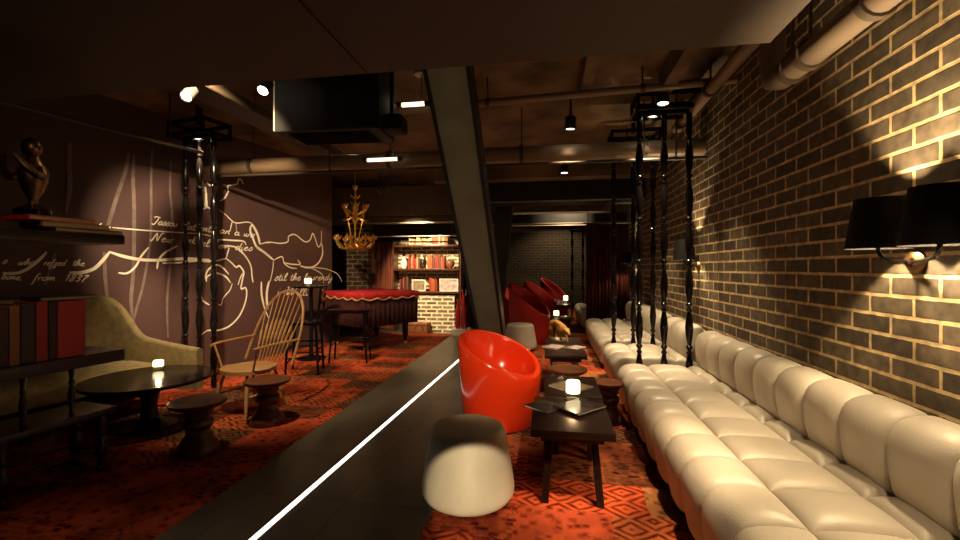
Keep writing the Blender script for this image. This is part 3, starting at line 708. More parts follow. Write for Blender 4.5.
# ------------------------------------------------------------------ low black tables
def table(label, x0, x1, y0, y1, zt=.445):
    w, d = x1 - x0, y1 - y0
    t = thing('low_table', label, 'table', ((x0 + x1) / 2, (y0 + y1) / 2, .013), 0, 'low black tables along the sofas')
    B('table_top', (0, 0, zt - .013 - .0225), (w, d, .045), M['dark_wood'], t, bev=.004)
    B('apron', (0, 0, zt - .013 - .065), (w - .12, d - .12, .045), M['dark_wood'], t)
    for sx in (-1, 1):
        for sy in (-1, 1):
            b = MB(); tp = Vector((sx * (w / 2 - .115), sy * (d / 2 - .115), zt - .06)); ft = Vector((sx * (w / 2 - .085), sy * (d / 2 - .024), 0))
            q = [[b.bm.verts.new(p + Vector((a * .021, c_ * .021, 0))) for a, c_ in ((-1, -1), (1, -1), (1, 1), (-1, 1))] for p in (ft, tp)]
            b.bm.faces.new(q[0][::-1]); b.bm.faces.new(q[1])
            for i in range(4): b.bm.faces.new((q[0][i], q[0][(i + 1) % 4], q[1][(i + 1) % 4], q[1][i]))
            b.build('leg', M['dark_wood'], t, smooth=False)
    return t
table('low black wooden table nearest the camera beside the red tub chair', -.115, .375, 2.56, 3.23)
table('low black table with a tan magazine, right behind the candle', -.045, .385, 3.245, 3.88)
table('low black table with pale magazines in front of the golden figurine', -.06, .40, 4.80, 5.42)
table('low black table under the golden animal figurine', -.06, .40, 5.44, 6.05)
table('low black table holding a candle beyond the golden figurine', -.0, .45, 8.2, 8.8)
table('farthest low table crowded with glasses near the far armchairs', -.02, .55, 11.3, 12.3)

def magazine(label, c, size, rz, m, z=.445, tilt=0, spread=False):
    t = thing('magazine', label, 'magazine', (c[0], c[1], z), rz)
    w, h = size
    B('pages', (0, 0, .0055), (w - .006, h - .006, .008), M['paper'], t)
    B('cover', (0, 0, .0105), (w, h, .002), m, t)
    B('back_cover', (0, 0, .0008), (w, h, .0016), m, t)
    B('spine', (-w / 2, 0, .0055), (.002, h, .0115), m, t)
    return t
magazine('dark glossy magazine on the near table, right of the other, by the candle', (.20, 2.985), (.22, .29), radians(-44), M['cover_dark'], z=.4578)
magazine('dark magazine overhanging the left edge of the near black table', (-.035, 2.99), (.20, .20), radians(-40), M['cover_dark'], z=.4452)
magazine('tan magazine lying behind the lit candle', (.165, 3.52), (.25, .25), radians(-44), M['cover_tan'])
magazine('pale magazine left on the table before the golden figurine', (.045, 5.26), (.19, .25), radians(-30), M['cover_pale'])
magazine('pale magazine right on the table before the golden figurine', (.30, 5.25), (.15, .24), radians(-35), M['cover_pale'])

def candle(label, loc, r=.05, h=.135, pw=2.2):
    t = thing('candle', label, 'candle', loc, 0, 'lit candles in glasses')
    MB().lathe([(.001, 0), (r * .92, 0), (r, .01), (r, h * .38), (r - .004, h * .38), (r - .004, .014), (.001, .014)], 24).build('glass_base', M['glass'], t)
    MB().lathe([(.001, h * .38), (r, h * .38), (r, h - .008), (r - .006, h), (.001, h - .004)], 24).build('wax', M['wax'], t)
    l = light('candle_glow', 'POINT', (0, 0, h + .03), pw, (1, .62, .28), size=.02); l.parent = t
    return t
candle('lit white candle on the near low black table', (.165, 3.19, .4452))
candle('small lit candle on the table beyond the golden figurine', (.12, 8.35, .445))
candle('bright lit candle on the farthest low table', (.42, 11.9, .445), r=.06, h=.2)
for k, (x, y) in enumerate(((.05, 11.4), (.22, 11.55), (.12, 11.75), (.30, 11.4))):
    t = thing('glass_tumbler', ['left front', 'right middle', 'left rear', 'right front'][k] + ' tiny glass on the farthest low table', 'glass', (x, y, .445), 0, 'glasses on the farthest table')
    MB().lathe([(.001, 0), (.035, 0), (.042, .11), (.038, .11), (.032, .012), (.001, .012)], 16).build('bowl', M['paper'], t)

# ------------------------------------------------------------------ turned walnut stools
def wstool(label, loc, s=1.0, rt=.195):
    t = thing('turned_stool', label, 'stool', loc, 0, 'turned walnut stools')
    MB().lathe([(.001, .372), (rt * .6, .374), (rt * .93, .392), (rt, .388), (rt * .97, .365), (rt * .7, .338), (.10, .325), (.001, .322)], 40).build('seat', M['walnut'], t, angle=60)
    MB().lathe([(.001, .0), (.145, 0), (.15, .012), (.125, .075), (.09, .125), (.078, .15), (.085, .165), (.078, .178), (.098, .195), (.105, .225), (.095, .25), (.078, .262), (.088, .285), (.10, .323), (.001, .326)], 40).build('pedestal', M['walnut'], t, angle=60)
    return t
w1 = wstool('turned walnut stool nearest the camera beside the round dark table', (-2.62, 2.86, .013))
dup(w1, 'turned walnut stool in front of the spindle back chair', (-2.50, 3.50, .013), 0)
dup(w1, 'turned walnut stool between the two pairs of low black tables', (.17, 4.36, .013), 0)
wstool('turned walnut stool squeezed between the low table and the long sofa', (.52, 4.05, .013), rt=.14).scale = (1, 1, .9)

# ------------------------------------------------------------------ golden figurine
t = thing('animal_figurine', 'golden four legged animal figurine bowing its head on a low table', 'figurine', (.12, 5.72, .445), radians(-62))
V = [(-.15, 0, .235, .050), (-.05, 0, .225, .046), (.06, 0, .20, .046), (.12, 0, .185, .040), (.17, 0, .165, .033), (.205, 0, .145, .034), (.245, 0, .125, .020), (.265, 0, .118, .015)]
E = [(i, i + 1) for i in range(7)]
def chain(start, pts):
    prev = start
    for p in pts:
        V.append(p); E.append((prev, len(V) - 1)); prev = len(V) - 1
for s in (-1, 1):
    chain(0, [(-.16, s * .04, .19, .036), (-.13, s * .045, .13, .024), (-.185, s * .045, .075, .015), (-.175, s * .045, .012, .013), (-.15, s * .045, .010, .013)])
    chain(3, [(.10, s * .04, .14, .026), (.095, s * .042, .085, .017), (.12, s * .042, .045, .013), (.125, s * .042, .012, .013), (.15, s * .042, .010, .013)])
    chain(5, [(.195, s * .026, .172, .012), (.188, s * .034, .195, .006)])
chain(0, [(-.20, 0, .245, .016), (-.245, 0, .20, .011), (-.27, 0, .14, .009), (-.29, 0, .11, .008)])
me = bpy.data.meshes.new('body'); me.from_pydata([v[:3] for v in V], E, []); me.materials.append(M['gold_fur'])
o = bpy.data.objects.new('body', me); COL.objects.link(o); o.parent = t
sk = o.modifiers.new('skin', 'SKIN'); sk.use_smooth_shade = True
for i, v in enumerate(V): me.skin_vertices[0].data[i].radius = (v[3], v[3])
me.skin_vertices[0].data[0].use_root = True
o.modifiers.new('sub', 'SUBSURF').levels = 2; o.modifiers['sub'].render_levels = 2
b = MB()
for s in (-1, 1): bmesh.ops.create_uvsphere(b.bm, u_segments=8, v_segments=6, radius=.006, matrix=Matrix.Translation((.222, s * .024, .152)))
b.build('eyes', M['black'], t)
# ------------------------------------------------------------------ left lounge: olive sofa, round table, spindle chair
def olive_sofa():
    ang = math.atan2(.974, .225) - pi / 2            # local y runs along the sofa, local +x faces the room
    t = thing('lounge_sofa', 'olive velvet high back sofa against the mural wall', 'sofa', (-3.58, 3.93, .013), ang)
    # wall of back and arms: plan path, height
    path = [(0, 0, .56), (-.25, -.07, .60), (-.50, -.14, .645), (-.66, -.19, .71), (-.84, -.24, .95), (-.96, -.30, 1.08), (-1.03, -.42, 1.10), (-1.03, -.7, 1.10), (-1.03, -1.3, 1.10), (-.97, -1.78, 1.10), (-.90, -1.92, 1.08), (-.80, -1.98, .98), (-.66, -2.0, .76), (-.50, -2.0, .66), (-.25, -1.99, .61), (0, -1.97, .57)]
    P = spline(path, 5); b = MB(); rows = []
    for i, p in enumerate(P):
        d = (P[min(i + 1, len(P) - 1)] - P[max(i - 1, 0)]); d.z = 0; d.normalize(); nn = Vector((d.y, -d.x, 0)); w = .045; z = p.z
        base = Vector((p.x, p.y, 0)); row = []
        for o_, zz in ((w, .14), (w, z * .6), (w, z - .04), (w * .7, z - .01), (0, z), (-w * .7, z - .01), (-w, z - .04), (-w, z * .6), (-w, .14)):
            row.append(base + nn * o_ + Vector((0, 0, zz)))
        rows.append(row)
    g = b.grid(rows, closed=True); b.bm.faces.new(g[0]); b.bm.faces.new(g[-1])
    b.build('backrest', M['velvet'], t, angle=60)
    MB().box((-.60, -1.07, .34), (.72, 1.7, .18), bev=.05).build('seat', M['velvet'], t)
    B('base', (-.58, -1.07, .2), (.68, 1.66, .12), M['black_matt'], t)
    for x in (-.30, -.85):
        for y in (-.32, -1.85): MB().lathe([(.015, 0), (.03, .15)], 12, (x, y, 0)).build('leg', M['black'], t)
olive_sofa()
t = thing('round_table', 'round dark low table holding a small glass candle', 'table', (-3.45, 3.24, .013))
MB().lathe([(.001, .40), (.42, .40), (.475, .41), (.48, .425), (.475, .437), (.001, .437)], 64).build('table_top', M['black'], t, angle=50)
MB().lathe([(.001, 0), (.20, 0), (.205, .02), (.12, .05), (.07, .09), (.055, .2), (.075, .30), (.12, .401), (.001, .401)], 32).build('pedestal', M['dark_wood'], t)
candle('small glass with a lit candle on the round dark table', (-3.62, 3.49, .45), r=.042, h=.085, pw=1.2)

def windsor():
    f = math.atan2(-.968, -.25)
    t = thing('spindle_chair', 'pale wooden hoop back spindle armchair facing the round table', 'chair', (-2.90, 3.80, .018), f)   # local +x front
    b = MB()
    pl = []
    for k in range(40):
        a = 2 * pi * k / 40; pl.append((.25 * cos(a) * (1.02 if cos(a) > 0 else .95), .27 * sin(a) * (1 - .12 * (cos(a) < 0))))
    b.prism(pl, .385, .42); b.build('seat', M['ash'], t)
    for sx, sy in ((1, 1), (1, -1), (-1, 1), (-1, -1)):
        MB().tube([(sx * .15, sy * .15, .39), (sx * .19, sy * .19, .22), (sx * .235, sy * .235, 0)], [.012, .020, .012], 10).build('leg', M['ash'], t)
    for s in (-1, 1): MB().tube([(.195, s * .195, .18), (-.195, s * .195, .18)], .010, 8).build('stretcher', M['ash'], t)
    MB().tube([(0, -.195, .18), (0, .195, .18)], .010, 8).build('stretcher', M['ash'], t)
    lean = lambda z: -.20 - (z - .42) * .40
    hoop = []
    for k in range(41):
        a = pi * k / 40; y = -.33 * cos(a) * (1 if abs(cos(a)) < .8 else 1); z = .42 + .72 * (sin(a) ** .62)
        hoop.append((lean(z), y, z))
    MB().tube(hoop, .013, 10).build('hoop', M['ash'], t)
    for k in range(9):
        u = -1 + 2 * k / 8; yt = u * .27; yb = u * .17
        zt = .42 + .72 * (max(0, 1 - (yt / .33) ** 2) ** .31)
        p0 = Vector((-.19, yb, .41)); p1 = Vector((lean(zt), yt, zt))
        m_ = p0.lerp(p1, .45)
        MB().tube([p0, p0.lerp(p1, .28), p0.lerp(p1, .36), m_, p0.lerp(p1, .56), p0.lerp(p1, .62), p1], [.006, .006, .013, .013, .013, .006, .005], 8).build('spindle', M['ash'], t)
    for s in (-1, 1):
        MB().tube(spline([(lean(.66), s * .33 * .97, .66), (-.05, s * .31, .655), (.12, s * .305, .645), (.20, s * .29, .635)], 5), [.012] * 15 + [.016], 8).build('arm', M['ash'], t)
        MB().tube([(.14, s * .21, .41), (.16, s * .30, .645)], .010, 8).build('arm_post', M['ash'], t)
windsor()

# ------------------------------------------------------------------ open bookcase in the left foreground
bk_ang = math.atan2(-.156, .988)
BK = thing('bookcase', 'dark open bookcase on turned legs at the left edge', 'bookcase', (-2.975, 2.606, .013), bk_ang)    # local y along the shelf (0 = far end), x into the room
def plank(name, z, th, y0=-2.2, y1=.0, dx=.36):
    MB().box((-dx / 2, (y0 + y1) / 2, z), (dx, y1 - y0, th), bev=.008).build(name, M['dark_wood'], BK)
plank('shelf', .775, .08); plank('shelf', 1.585, .065, -2.2, .0); plank('shelf', .40, .05, -2.2, -.05)
def tleg(x, y, z0, z1, r=.024, name='leg'):
    h = z1 - z0; pr = [(r * .6, z0), (r * .9, z0 + h * .06), (r * .55, z0 + h * .12), (r, z0 + h * .3), (r * 1.15, z0 + h * .45), (r * .6, z0 + h * .62), (r * .95, z0 + h * .68), (r * .6, z0 + h * .74), (r * .9, z0 + h * .9), (r * .8, z1)]
    MB().lathe(pr, 14, (x, y, 0)).build(name, M['dark_wood'], BK)
for y in (-.12, -.62, -1.3, -2.1):
    for x in (-.05, -.31): tleg(x, y, 0, .38, .034)
for y in (-.28, -.52, -.8, -1.1, -1.4, -1.7, -2.0): tleg(-.06, y, .42, .75, .018, 'spindle')
for x in (-.05, -.31): MB().tube([(x, -.12, .15), (x, -.62, .15), (x, -2.1, .15)], .012, 8).build('stretcher', M['dark_wood'], BK)
for y in (-.12, -.62): MB().tube([(-.05, y, .13), (-.31, y, .13)], .012, 8).build('stretcher', M['dark_wood'], BK)
for x in (-.04, -.32): tleg(x, -1.05, .80, 1.58, .03, 'upright'); tleg(x, -2.12, .80, 1.58, .03, 'upright')
def bl(x, y, z): return Matrix.Translation((-2.975, 2.606, .013)) @ Matrix.Rotation(bk_ang, 4, 'Z') @ Vector((x, y, z))
def book(label, loc, size, rz, col, flat_=False, group=None, pages=(.42, .34, .22), rough=.5):
    """standing book: local x = thickness, y = depth (spine at -y), z = height"""
    t = thing('book', label, 'book', loc, rz, group)
    w, d, h = size; key = 'book_' + '_'.join('%03d' % int(c_ * 1000) for c_ in col)
    if key not in M: M[key] = mat(key, col, rough)
    if 'pages' not in M: M['pages'] = mat('book_pages', pages, .8)
    e = min(.004, w * .2)
    if flat_:
        B('pages', (0, .004, h / 2), (w - .012, d - .012, h - 2 * e), M['pages'], t)
        b = MB().box((0, 0, e / 2), (w, d, e)).box((0, 0, h - e / 2), (w, d, e)).box((0, -d / 2 + e / 2, h / 2), (w, e, h))
    else:
        B('pages', (0, .004, h / 2), (w - 2 * e, d - .012, h - .012), M['pages'], t)
        b = MB().box((-w / 2 + e / 2, 0, h / 2), (e, d, h)).box((w / 2 - e / 2, 0, h / 2), (e, d, h)).box((0, -d / 2 + e / 2, h / 2), (w, e, h))
    b.build('cover', M[key], t, smooth=False)
    return t
RED = (.45, .02, .018)
y = -.22
for k, (th, hh, col, nm) in enumerate(((.15, .36, RED, 'broad dark red volume at the right end of the row on the bookcase shelf'), (.045, .36, (.03, .012, .01), 'slim black volume beside the broad red one'),
        (.06, .365, (.38, .02, .018), 'red volume with a ribbed spine, third from the right end'), (.07, .355, (.03, .015, .012), 'dark brown volume fourth from the right end of the row'),
        (.05, .35, (.3, .11, .02), 'tan spined volume fifth from the right end of the row'), (.06, .33, (.05, .012, .012), 'dark maroon volume at the left edge of the picture'), (.06, .32, (.10, .012, .01), 'red volume farthest left, half out of the picture'))):
    y -= th / 2
    p = bl(-.14, y, .8155)
    book(nm, p, (th - .003, .22, hh), bk_ang + pi / 2, col, False, 'big volumes on the dark bookcase')
    y -= th / 2
for k, (z0, h_, w_, d_, col, yy, nm) in enumerate(((1.618, .028, .30, .40, (.05, .03, .015), -.20, 'brown flat book at the bottom of the stack on the upper shelf'), (1.647, .034, .27, .36, (.42, .12, .03), -.25, 'orange brown flat book in the middle of the upper shelf stack'),
        (1.682, .030, .25, .36, (.5, .02, .01), -.33, 'red flat book on top of the upper shelf stack'))):
    book(nm, bl(-.17, yy, z0), (w_, d_, h_), bk_ang + radians((3, -4, 2)[k]), col, True, 'flat books on the upper shelf')
book('black book lying flat across the top of the standing volumes', bl(-.14, -.30, 1.182), (.2, .3, .025), bk_ang, (.03, .015, .012), True, 'big volumes on the dark bookcase')
t = thing('ornament', 'bronze figure ornament standing on the flat red book', 'ornament', bl(-.17, -.42, 1.712))
MB().lathe([(.001, 0), (.06, 0), (.06, .025), (.045, .035), (.02, .05), (.001, .05)], 24).build('base', M['black'], t)
MB().lathe([(.018, .04), (.014, .07), (.03, .10), (.045, .15), (.05, .19), (.03, .225), (.018, .25), (.001, .25)], 20).build('torso', M['bronze'], t)
b = MB(); bmesh.ops.create_uvsphere(b.bm, u_segments=14, v_segments=10, radius=.036, matrix=Matrix.Translation((.008, -.01, .285)) @ Matrix.Diagonal((1, .9, 1.15, 1))); b.build('head', M['bronze'], t)
for s in (-1, 1): MB().tube(spline([(s * .04, 0, .20), (s * .075, -.02, .16), (s * .06, -.06, .19), (s * .03, -.08, .24)], 5), [.014] * 8 + [.011] * 8, 8).build('arm', M['bronze'], t)

t.scale = (1.5, 1.5, 1.5)

# ------------------------------------------------------------------ draped table, bar chairs, chandelier
ax = Vector((.523, .852)); ay = Vector((-.84, .54)).normalized()
tz = math.atan2(ax.y, ax.x); W_, D_ = 1.18, 1.2
near = Vector((-3.02, 6.62)); cen = near + ax * W_ / 2 + Vector((-ax.y, ax.x)) * D_ / 2
t = thing('draped_table', 'table under a crimson velvet cloth with gold scalloped braid', 'table', (cen.x, cen.y, .013), tz)
ZT = .965
MB().box((0, 0, ZT - .012), (W_, D_, .05), bev=.012).build('cloth_top', M['red_velvet'], t)
def per(f):
    L_ = 2 * (W_ + D_); s = (f % 1) * L_
    for dx, dy, ln, x0, y0, n in ((1, 0, W_, -W_ / 2, -D_ / 2, (0, -1)), (0, 1, D_, W_ / 2, -D_ / 2, (1, 0)), (-1, 0, W_, W_ / 2, D_ / 2, (0, 1)), (0, -1, D_, -W_ / 2, D_ / 2, (-1, 0))):
        if s <= ln: return Vector((x0 + dx * s, y0 + dy * s, 0)), Vector((*n, 0))
        s -= ln
NP = 480
def skirt(z_top, zfun, out, fold, m, nm):
    rows = []
    for k in range(NP):
        p, n_ = per(k / NP); fo = fold * sin(k * 2 * pi * 48 / NP)
        zb = zfun(k / NP)
        rows.append([p + n_ * out + Vector((0, 0, z_top)), p + n_ * (out + fo * .5) + Vector((0, 0, (z_top + zb) / 2)), p + n_ * (out + fo) + Vector((0, 0, zb))])
    b = MB(); b.grid(rows + [rows[0]]); bmesh.ops.remove_doubles(b.bm, verts=b.bm.verts, dist=1e-5)
    o = b.build(nm, m, t, angle=80); q = o.modifiers.new('thick', 'SOLIDIFY'); q.thickness = .006
sc = lambda f: ZT - .075 - .042 * abs(sin(f * pi * 18)) ** .8
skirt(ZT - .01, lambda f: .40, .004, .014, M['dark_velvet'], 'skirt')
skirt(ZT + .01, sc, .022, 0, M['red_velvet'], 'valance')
pts = []
for k in range(NP + 1):
    p, n_ = per(k / NP % 1 if k < NP else 0); pts.append(p + n_ * .030 + Vector((0, 0, sc(k / NP))))
MB().tube(pts, .014, 6).build('gold_braid', M['gold_braid'], t)
for sx in (-1, 1):
    for sy in (-1, 1):
        lg = MB().lathe([(.022, .05), (.03, .09), (.05, .16), (.055, .3), (.06, .42)], 16, (sx * (W_ / 2 - .16), sy * (D_ / 2 - .16), 0)).build('leg', M['black'], t)
        MB().lathe([(.001, 0), (.025, .005), (.03, .03), (.025, .052), (.001, .055)], 12, (sx * (W_ / 2 - .16), sy * (D_ / 2 - .16), 0)).build('castor', M['brass'], lg)

t = thing('bar_stool', 'wide black bar stool drawn up to the crimson draped table', 'stool', (-2.93, 6.0, .016), radians(12))
MB().box((0, 0, .745), (.62, .30, .05), bev=.015).build('seat', M['black'], t)
for sx in (-1, 1):
    for sy in (-1, 1): MB().tube([(sx * .22, sy * .10, .73), (sx * .27, sy * .145, 0)], [.018, .013], 8).build('leg', M['black'], t)
for z, sx in ((.25, 1), (.25, -1)): MB().tube([(sx * .255, -.13, z), (sx * .255, .13, z)], .009, 8).build('rung', M['black'], t)
for s in (-1, 1): MB().tube([(-.25, s * .125, .33), (.25, s * .125, .33)], .009, 8).build('rung', M['black'], t)
t = thing('bar_chair', 'black high backed bar chair behind the pale spindle chair', 'chair', (-3.22, 5.28, .016), radians(200))
MB().box((0, 0, .66), (.40, .42, .04), bev=.01).build('seat', M['black'], t)
for sx in (-1, 1):
    for sy in (-1, 1): MB().tube([(sx * .17, sy * .18, .65), (sx * .2, sy * .2, 0)], [.02, .015], 8).build('leg', M['black'], t)
for z in (.16, .32):
    for s in (-1, 1):
        MB().tube([(s * .195, -.19, z), (s * .195, .19, z)], .011, 8).build('rung', M['black'], t)
        MB().tube([(-.19, s * .19, z + .06), (.19, s * .19, z + .06)], .011, 8).build('rung', M['black'], t)
for s in (-1, 1): MB().tube([(-.185, s * .18, .66), (-.23, s * .185, 1.12)], .016, 8).build('back_post', M['black'], t)
for z in (.80, .95, 1.08): MB().box((-.195 - (z - .66) * .085, 0, z), (.022, .37, .075), bev=.005).build('back_slat', M['black'], t)
t = thing('bar_table', 'tall slim black bar table with a candle on it', 'table', (-3.62, 6.1, .013))
MB().lathe([(.001, 1.085), (.26, 1.085), (.265, 1.10), (.26, 1.115), (.001, 1.115)], 40).build('table_top', M['black'], t)
MB().lathe([(.001, 0), (.21, 0), (.21, .015), (.05, .04), (.03, .08), (.03, 1.06), (.08, 1.086), (.001, 1.086)], 24).build('pedestal', M['black'], t)
candle('lit candle on the tall black bar table by the mural', (-3.60, 5.98, 1.128), r=.05, h=.11, pw=1.5)

t = thing('chandelier', 'gilt leafy chandelier hanging above the crimson draped table', 'chandelier', (-3.40, 7.15, 1.76))
MB().lathe([(.001, -.03), (.02, -.02), (.045, .02), (.03, .06), (.012, .09), (.012, .42), (.04, .46), (.06, .52), (.03, .60), (.012, .66), (.010, 1.0), (.03, 1.03), (.05, 1.06), (.05, 1.1), (.001, 1.1)], 20).build('stem', M['brass'], t)
MB().tube([(0, 0, 1.09), (0, 0, CEIL - 1.76)], .006, 6).build('chain', M['brass'], t)
def leaf_mb(b, c, d, up, ln, w):
    c = Vector(c); d = Vector(d).normalized(); s = d.cross(Vector(up)).normalized(); n_ = s.cross(d)
    prof = [(0, .1), (.25, .8), (.5, 1), (.75, .6), (1, .05)]
    rows = []
    for f, k in prof:
        cc = c + d * ln * f + n_ * ln * .35 * f * f
        rows.append([cc - s * w * k, cc + n_ * w * .35 * k, cc + s * w * k])
    b.grid(rows)
for k in range(8):
    a = 2 * pi * k / 8 + .2; ca, sa = cos(a), sin(a)
    P = lambda r, z: (r * ca, r * sa, z)
    ar = MB().tube(spline([P(.03, .05), P(.12, -.02), P(.24, -.01), P(.32, .07), P(.33, .13)], 5), .010, 8).build('lower_arm', M['brass'], t)
    b = MB()
    for j in range(6):
        e = 2 * pi * j / 6
        leaf_mb(b, P(.33, .12), (cos(e), sin(e), .7), (0, 0, 1), .10, .036)
    for f in (.12, .22): leaf_mb(b, P(f, .0), (ca, sa, .5), (0, 0, 1), .12, .038); leaf_mb(b, P(f, -.01), (ca + sa, sa - ca, -.3), (0, 0, 1), .10, .034)
    o = b.build('foliage', M['brass'], t); q = o.modifiers.new('thick', 'SOLIDIFY'); q.thickness = .004
    MB().lathe([(.001, 0), (.018, 0), (.024, .03), (.014, .035), (.010, .09), (.001, .1)], 10, P(.33, .13)).build('candle_cup', M['gold_braid'], t)
for k in range(6):
    a = 2 * pi * k / 6; ca, sa = cos(a), sin(a); P = lambda r, z: (r * ca, r * sa, z)
    MB().tube(spline([P(.02, .52), P(.10, .54), P(.18, .62), P(.20, .70)], 5), .009, 8).build('upper_arm', M['brass'], t)
    MB().tube([P(.06, .10), P(.10, .30), P(.17, .58)], .006, 6).build('rod', M['brass'], t)
    b = MB()
    for j in range(6): leaf_mb(b, P(.20, .68), (cos(j * pi / 3), sin(j * pi / 3), .8), (0, 0, 1), .095, .034)
    for f in (.04, .10, .15): leaf_mb(b, P(f, .55 + f * .4), (ca, sa, .6 + f), (0, 0, 1), .13, .042); leaf_mb(b, P(f, .54 - f * .3), (ca, sa, -.6), (0, 0, 1), .11, .036)
    for f in (.74, .86): leaf_mb(b, P(.02, f), (ca, sa, .5), (0, 0, 1), .10, .024)
    o = b.build('foliage', M['brass'], t); q = o.modifiers.new('thick', 'SOLIDIFY'); q.thickness = .004
light('chandelier_glow', 'POINT', (-3.4, 7.15, 2.25), 14, (1, .6, .25), size=.08)

# ------------------------------------------------------------------ far library wall
struct(B('brick_base', (-2.58, 9.25, .40), (1.12, .5, .80), M['brick_white']))
struct(B('brick_pillar', (-4.35, 9.36, 1.2), (.56, .30, 2.4), M['brick_pier']))
struct(B('brick_backing', (-2.75, 9.48, 1.38), (1.45, .08, 1.3), M['brick_white']))
t = thing('wall_panelling', 'reddish vertical plank panelling beside the lit bookcase', 'panelling', (-3.80, 9.42, 0))
for k in range(5): MB().box((-.24 + k * .12, 0, 1.0), (.112, .04, 1.98), bev=.008).build('plank', M['panel'], t)
SH = thing('wall_shelving', 'lit wooden wall shelving with three boards above the pale brick base', 'shelving', (-2.68, 9.24, 0))
for z in (.865, 1.365, 1.885): MB().box((0, 0, z), (1.5, .32, .045), bev=.006).build('shelf', M['shelf_wood'], SH)
for x in (-.76, .76): B('side_panel', (x, .02, 1.0), (.03, .30, 2.0), M['shelf_wood'], SH)
ORD = ['first', 'second', 'third', 'fourth', 'fifth', 'sixth', 'seventh', 'eighth', 'ninth', 'tenth', 'eleventh', 'twelfth', 'thirteenth', 'fourteenth', 'fifteenth', 'sixteenth', 'seventeenth', 'eighteenth', 'nineteenth', 'twentieth', 'twenty-first', 'twenty-second', 'twenty-third', 'twenty-fourth']
pal = {'red': (.34, .03, .015), 'tan': (.42, .24, .10), 'cream': (.60, .46, .28), 'brown': (.12, .045, .02), 'dark': (.03, .018, .012), 'orange': (.45, .12, .03)}
def row(z, x0, x1, names, shelf, hmin=.22, hmax=.30, skip=()):
    x = x0; k = 0
    while x < x1:
        th = random.uniform(.028, .055)
        if any(a < x + th and x < b_ for a, b_ in skip): x += .02; continue
        nm = random.choice(names); hh = random.uniform(hmin, hmax)
        book('%s %s book from the left on the %s board of the lit shelving' % (ORD[k], nm if nm != 'dark' else 'black', shelf), (-2.68 + x + th / 2, 9.21, z), (th - .002, .17, hh), 0, pal[nm], False, 'books on the %s board' % shelf)
        x += th; k += 1
        if k >= len(ORD): break
row(1.9075, -.40, .10, ['cream', 'tan', 'cream'], 'top', .12, .19)
row(1.9075, .13, .45, ['tan', 'orange', 'cream'], 'upper top', .17, .24)
row(1.3875, -.42, -.16, ['red', 'red', 'brown', 'tan'], 'middle', .22, .31)
row(1.3875, .02, .40, ['red', 'orange', 'red', 'brown'], 'right middle', .24, .31)
row(.8875, -.62, -.42, ['red', 'brown', 'dark'], 'lowest', .24, .33)
row(.8875, .06, .24, ['red', 'orange', 'red'], 'right lowest', .26, .32)
def frame(label, loc, w, h, mi):
    t = thing('framed_picture', label, 'picture', loc)
    for s in (-1, 1): B('frame_rail', (0, 0, h / 2 + s * (h / 2 - .015)), (w, .025, .03), M['paper'], t); B('frame_stile', (s * (w / 2 - .015), 0, h / 2), (.03, .024, h - .06), M['paper'], t)
    B('picture', (0, .006, h / 2), (w - .05, .01, h - .05), mi, t)
    return t
frame('pale framed picture leaning on the lowest lit board, left one', (-2.86, 9.16, .8875), .32, .26, M['cover_tan'])
frame('pale framed picture on the lowest lit board, right one', (-2.18, 9.16, .8875), .42, .28, M['cover_pale'])
t = thing('ceramic_bottle', 'white round bellied ceramic bottle left of the lit books', 'bottle', (-3.20, 9.16, 1.3875))
MB().lathe([(.001, 0), (.05, 0), (.075, .06), (.07, .15), (.04, .21), (.025, .24), (.025, .28), (.001, .28)], 20).build('body', mat('white_ceramic', (.75, .70, .60), .3), t)
MB().lathe([(.001, .27), (.03, .27), (.034, .36), (.001, .37)], 14).build('stopper', M['black'], t)
t = thing('figure_ornament', 'small dark figure ornament among the books on the middle board', 'ornament', (-2.72, 9.15, 1.3875))
MB().lathe([(.001, 0), (.04, 0), (.04, .02), (.02, .03), (.035, .12), (.05, .17), (.02, .21), (.03, .24), (.025, .28), (.001, .30)], 16).build('body', M['bronze'], t)
t = thing('ceramic_bowl', 'tan rounded bowl at the right of the middle lit board', 'bowl', (-2.15, 9.15, 1.3875))
MB().lathe([(.001, 0), (.04, 0), (.09, .06), (.10, .12), (.08, .17), (.074, .17), (.09, .12), (.08, .06), (.001, .02)], 20).build('body', M['trunk'], t)
t = thing('leather_trunk', 'low tan leather trunk on the floor before the pale brick base', 'trunk', (-2.78, 8.82, .013))
MB().box((0, 0, .085), (.5, .28, .17), bev=.012).build('body', M['trunk'], t); MB().box((0, 0, .20), (.51, .29, .05), bev=.012).build('lid', M['trunk'], t)
for s in (-1, 1): B('strap', (s * .15, 0, .114), (.03, .296, .228), M['brass'], t)
B('clasp', (0, -.147, .165), (.05, .01, .05), M['brass'], t)
t = thing('bottle_plinth', 'low pale plinth carrying dark red bottles beside the column', 'plinth', (-1.80, 8.75, .013))
B('block', (0, 0, .06), (.36, .3, .12), M['concrete'], t, bev=.01); B('top_plate', (0, 0, .127), (.38, .32, .014), M['paper'], t)
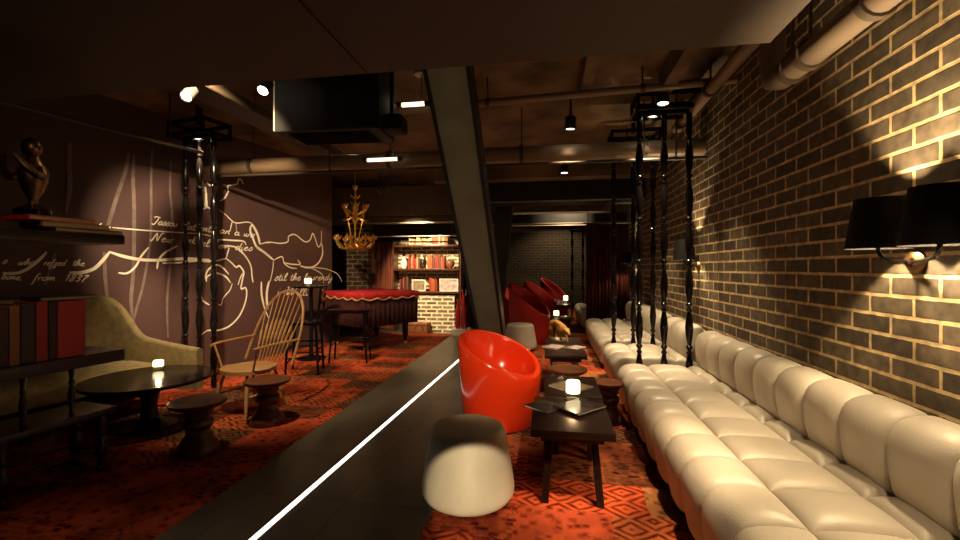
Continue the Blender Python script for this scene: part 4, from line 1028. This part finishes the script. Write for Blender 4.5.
for k, (x, y, h) in enumerate(((-.08, -.05, .62), (.05, -.06, .72), (.0, .06, .80))):
    t = thing('tall_bottle', ['left dark red tall bottle on the pale plinth', 'right dark red tall bottle on the pale plinth', 'tallest dark red bottle at the back of the pale plinth'][k], 'bottle', (-1.80 + x, 8.75 + y, .147), 0, 'dark red bottles on the plinth')
    MB().lathe([(.001, 0), (.045, 0), (.05, .02), (.05, h * .6), (.018, h * .75), (.016, h - .03), (.022, h - .025), (.022, h), (.001, h)], 18).build('glass_body', mat('red_glass', (.22, .01, .012), .1, coat=.5), t)

# ------------------------------------------------------------------ camera, lights, view
cam = bpy.data.cameras.new('camera'); co = bpy.data.objects.new('camera', cam); COL.objects.link(co)
co.location = (0, 0, 1.40); co.rotation_euler = (pi / 2, 0, math.atan2(70, 430))
cam.sensor_width = 36; cam.lens = 36 * 430 / 960; cam.shift_y = -2 / 960; cam.clip_start = .05
SC.camera = co
# recessed spots in the dropped soffit plus an added low spot behind the viewer
light('soffit_spot', 'SPOT', (.80, 1.9, 2.47), 260, (1, .72, .42), (.42, 2.55, 0), .05, 36, .7)
light('soffit_spot', 'SPOT', (.85, .6, 2.47), 75, (1, .72, .42), (1.15, 1.9, .3), .05, 60, .8)
light('soffit_spot', 'SPOT', (-.6, .2, 2.47), 420, (1, .76, .46), (-.40, 3.75, .45), .05, 21, .6)
light('added_low_spot', 'SPOT', (.25, -.6, .72), 450, (1, .78, .48), (-.44, 2.4, .145), .02, 10, .15)  # added for the stool's lit lower half; its source is unknown
light('soffit_spot', 'SPOT', (-2.2, 1.0, 2.47), 14, (1, .7, .4), (-3.1, 2.2, 1.6), .04, 45, .7)  # unseen spot added to lift the dim bookcase ornament
w = bpy.data.worlds.new('world'); SC.world = w; w.use_nodes = True
w.node_tree.nodes['Background'].inputs[0].default_value = (.012, .008, .005, 1)
w.node_tree.nodes['Background'].inputs[1].default_value = .3
SC.view_settings.view_transform = 'Standard'; SC.view_settings.look = 'None'; SC.view_settings.exposure = 0; SC.view_settings.gamma = 1
SC.cycles.max_bounces = 8; SC.cycles.sample_clamp_indirect = 4; SC.cycles.use_denoising = True
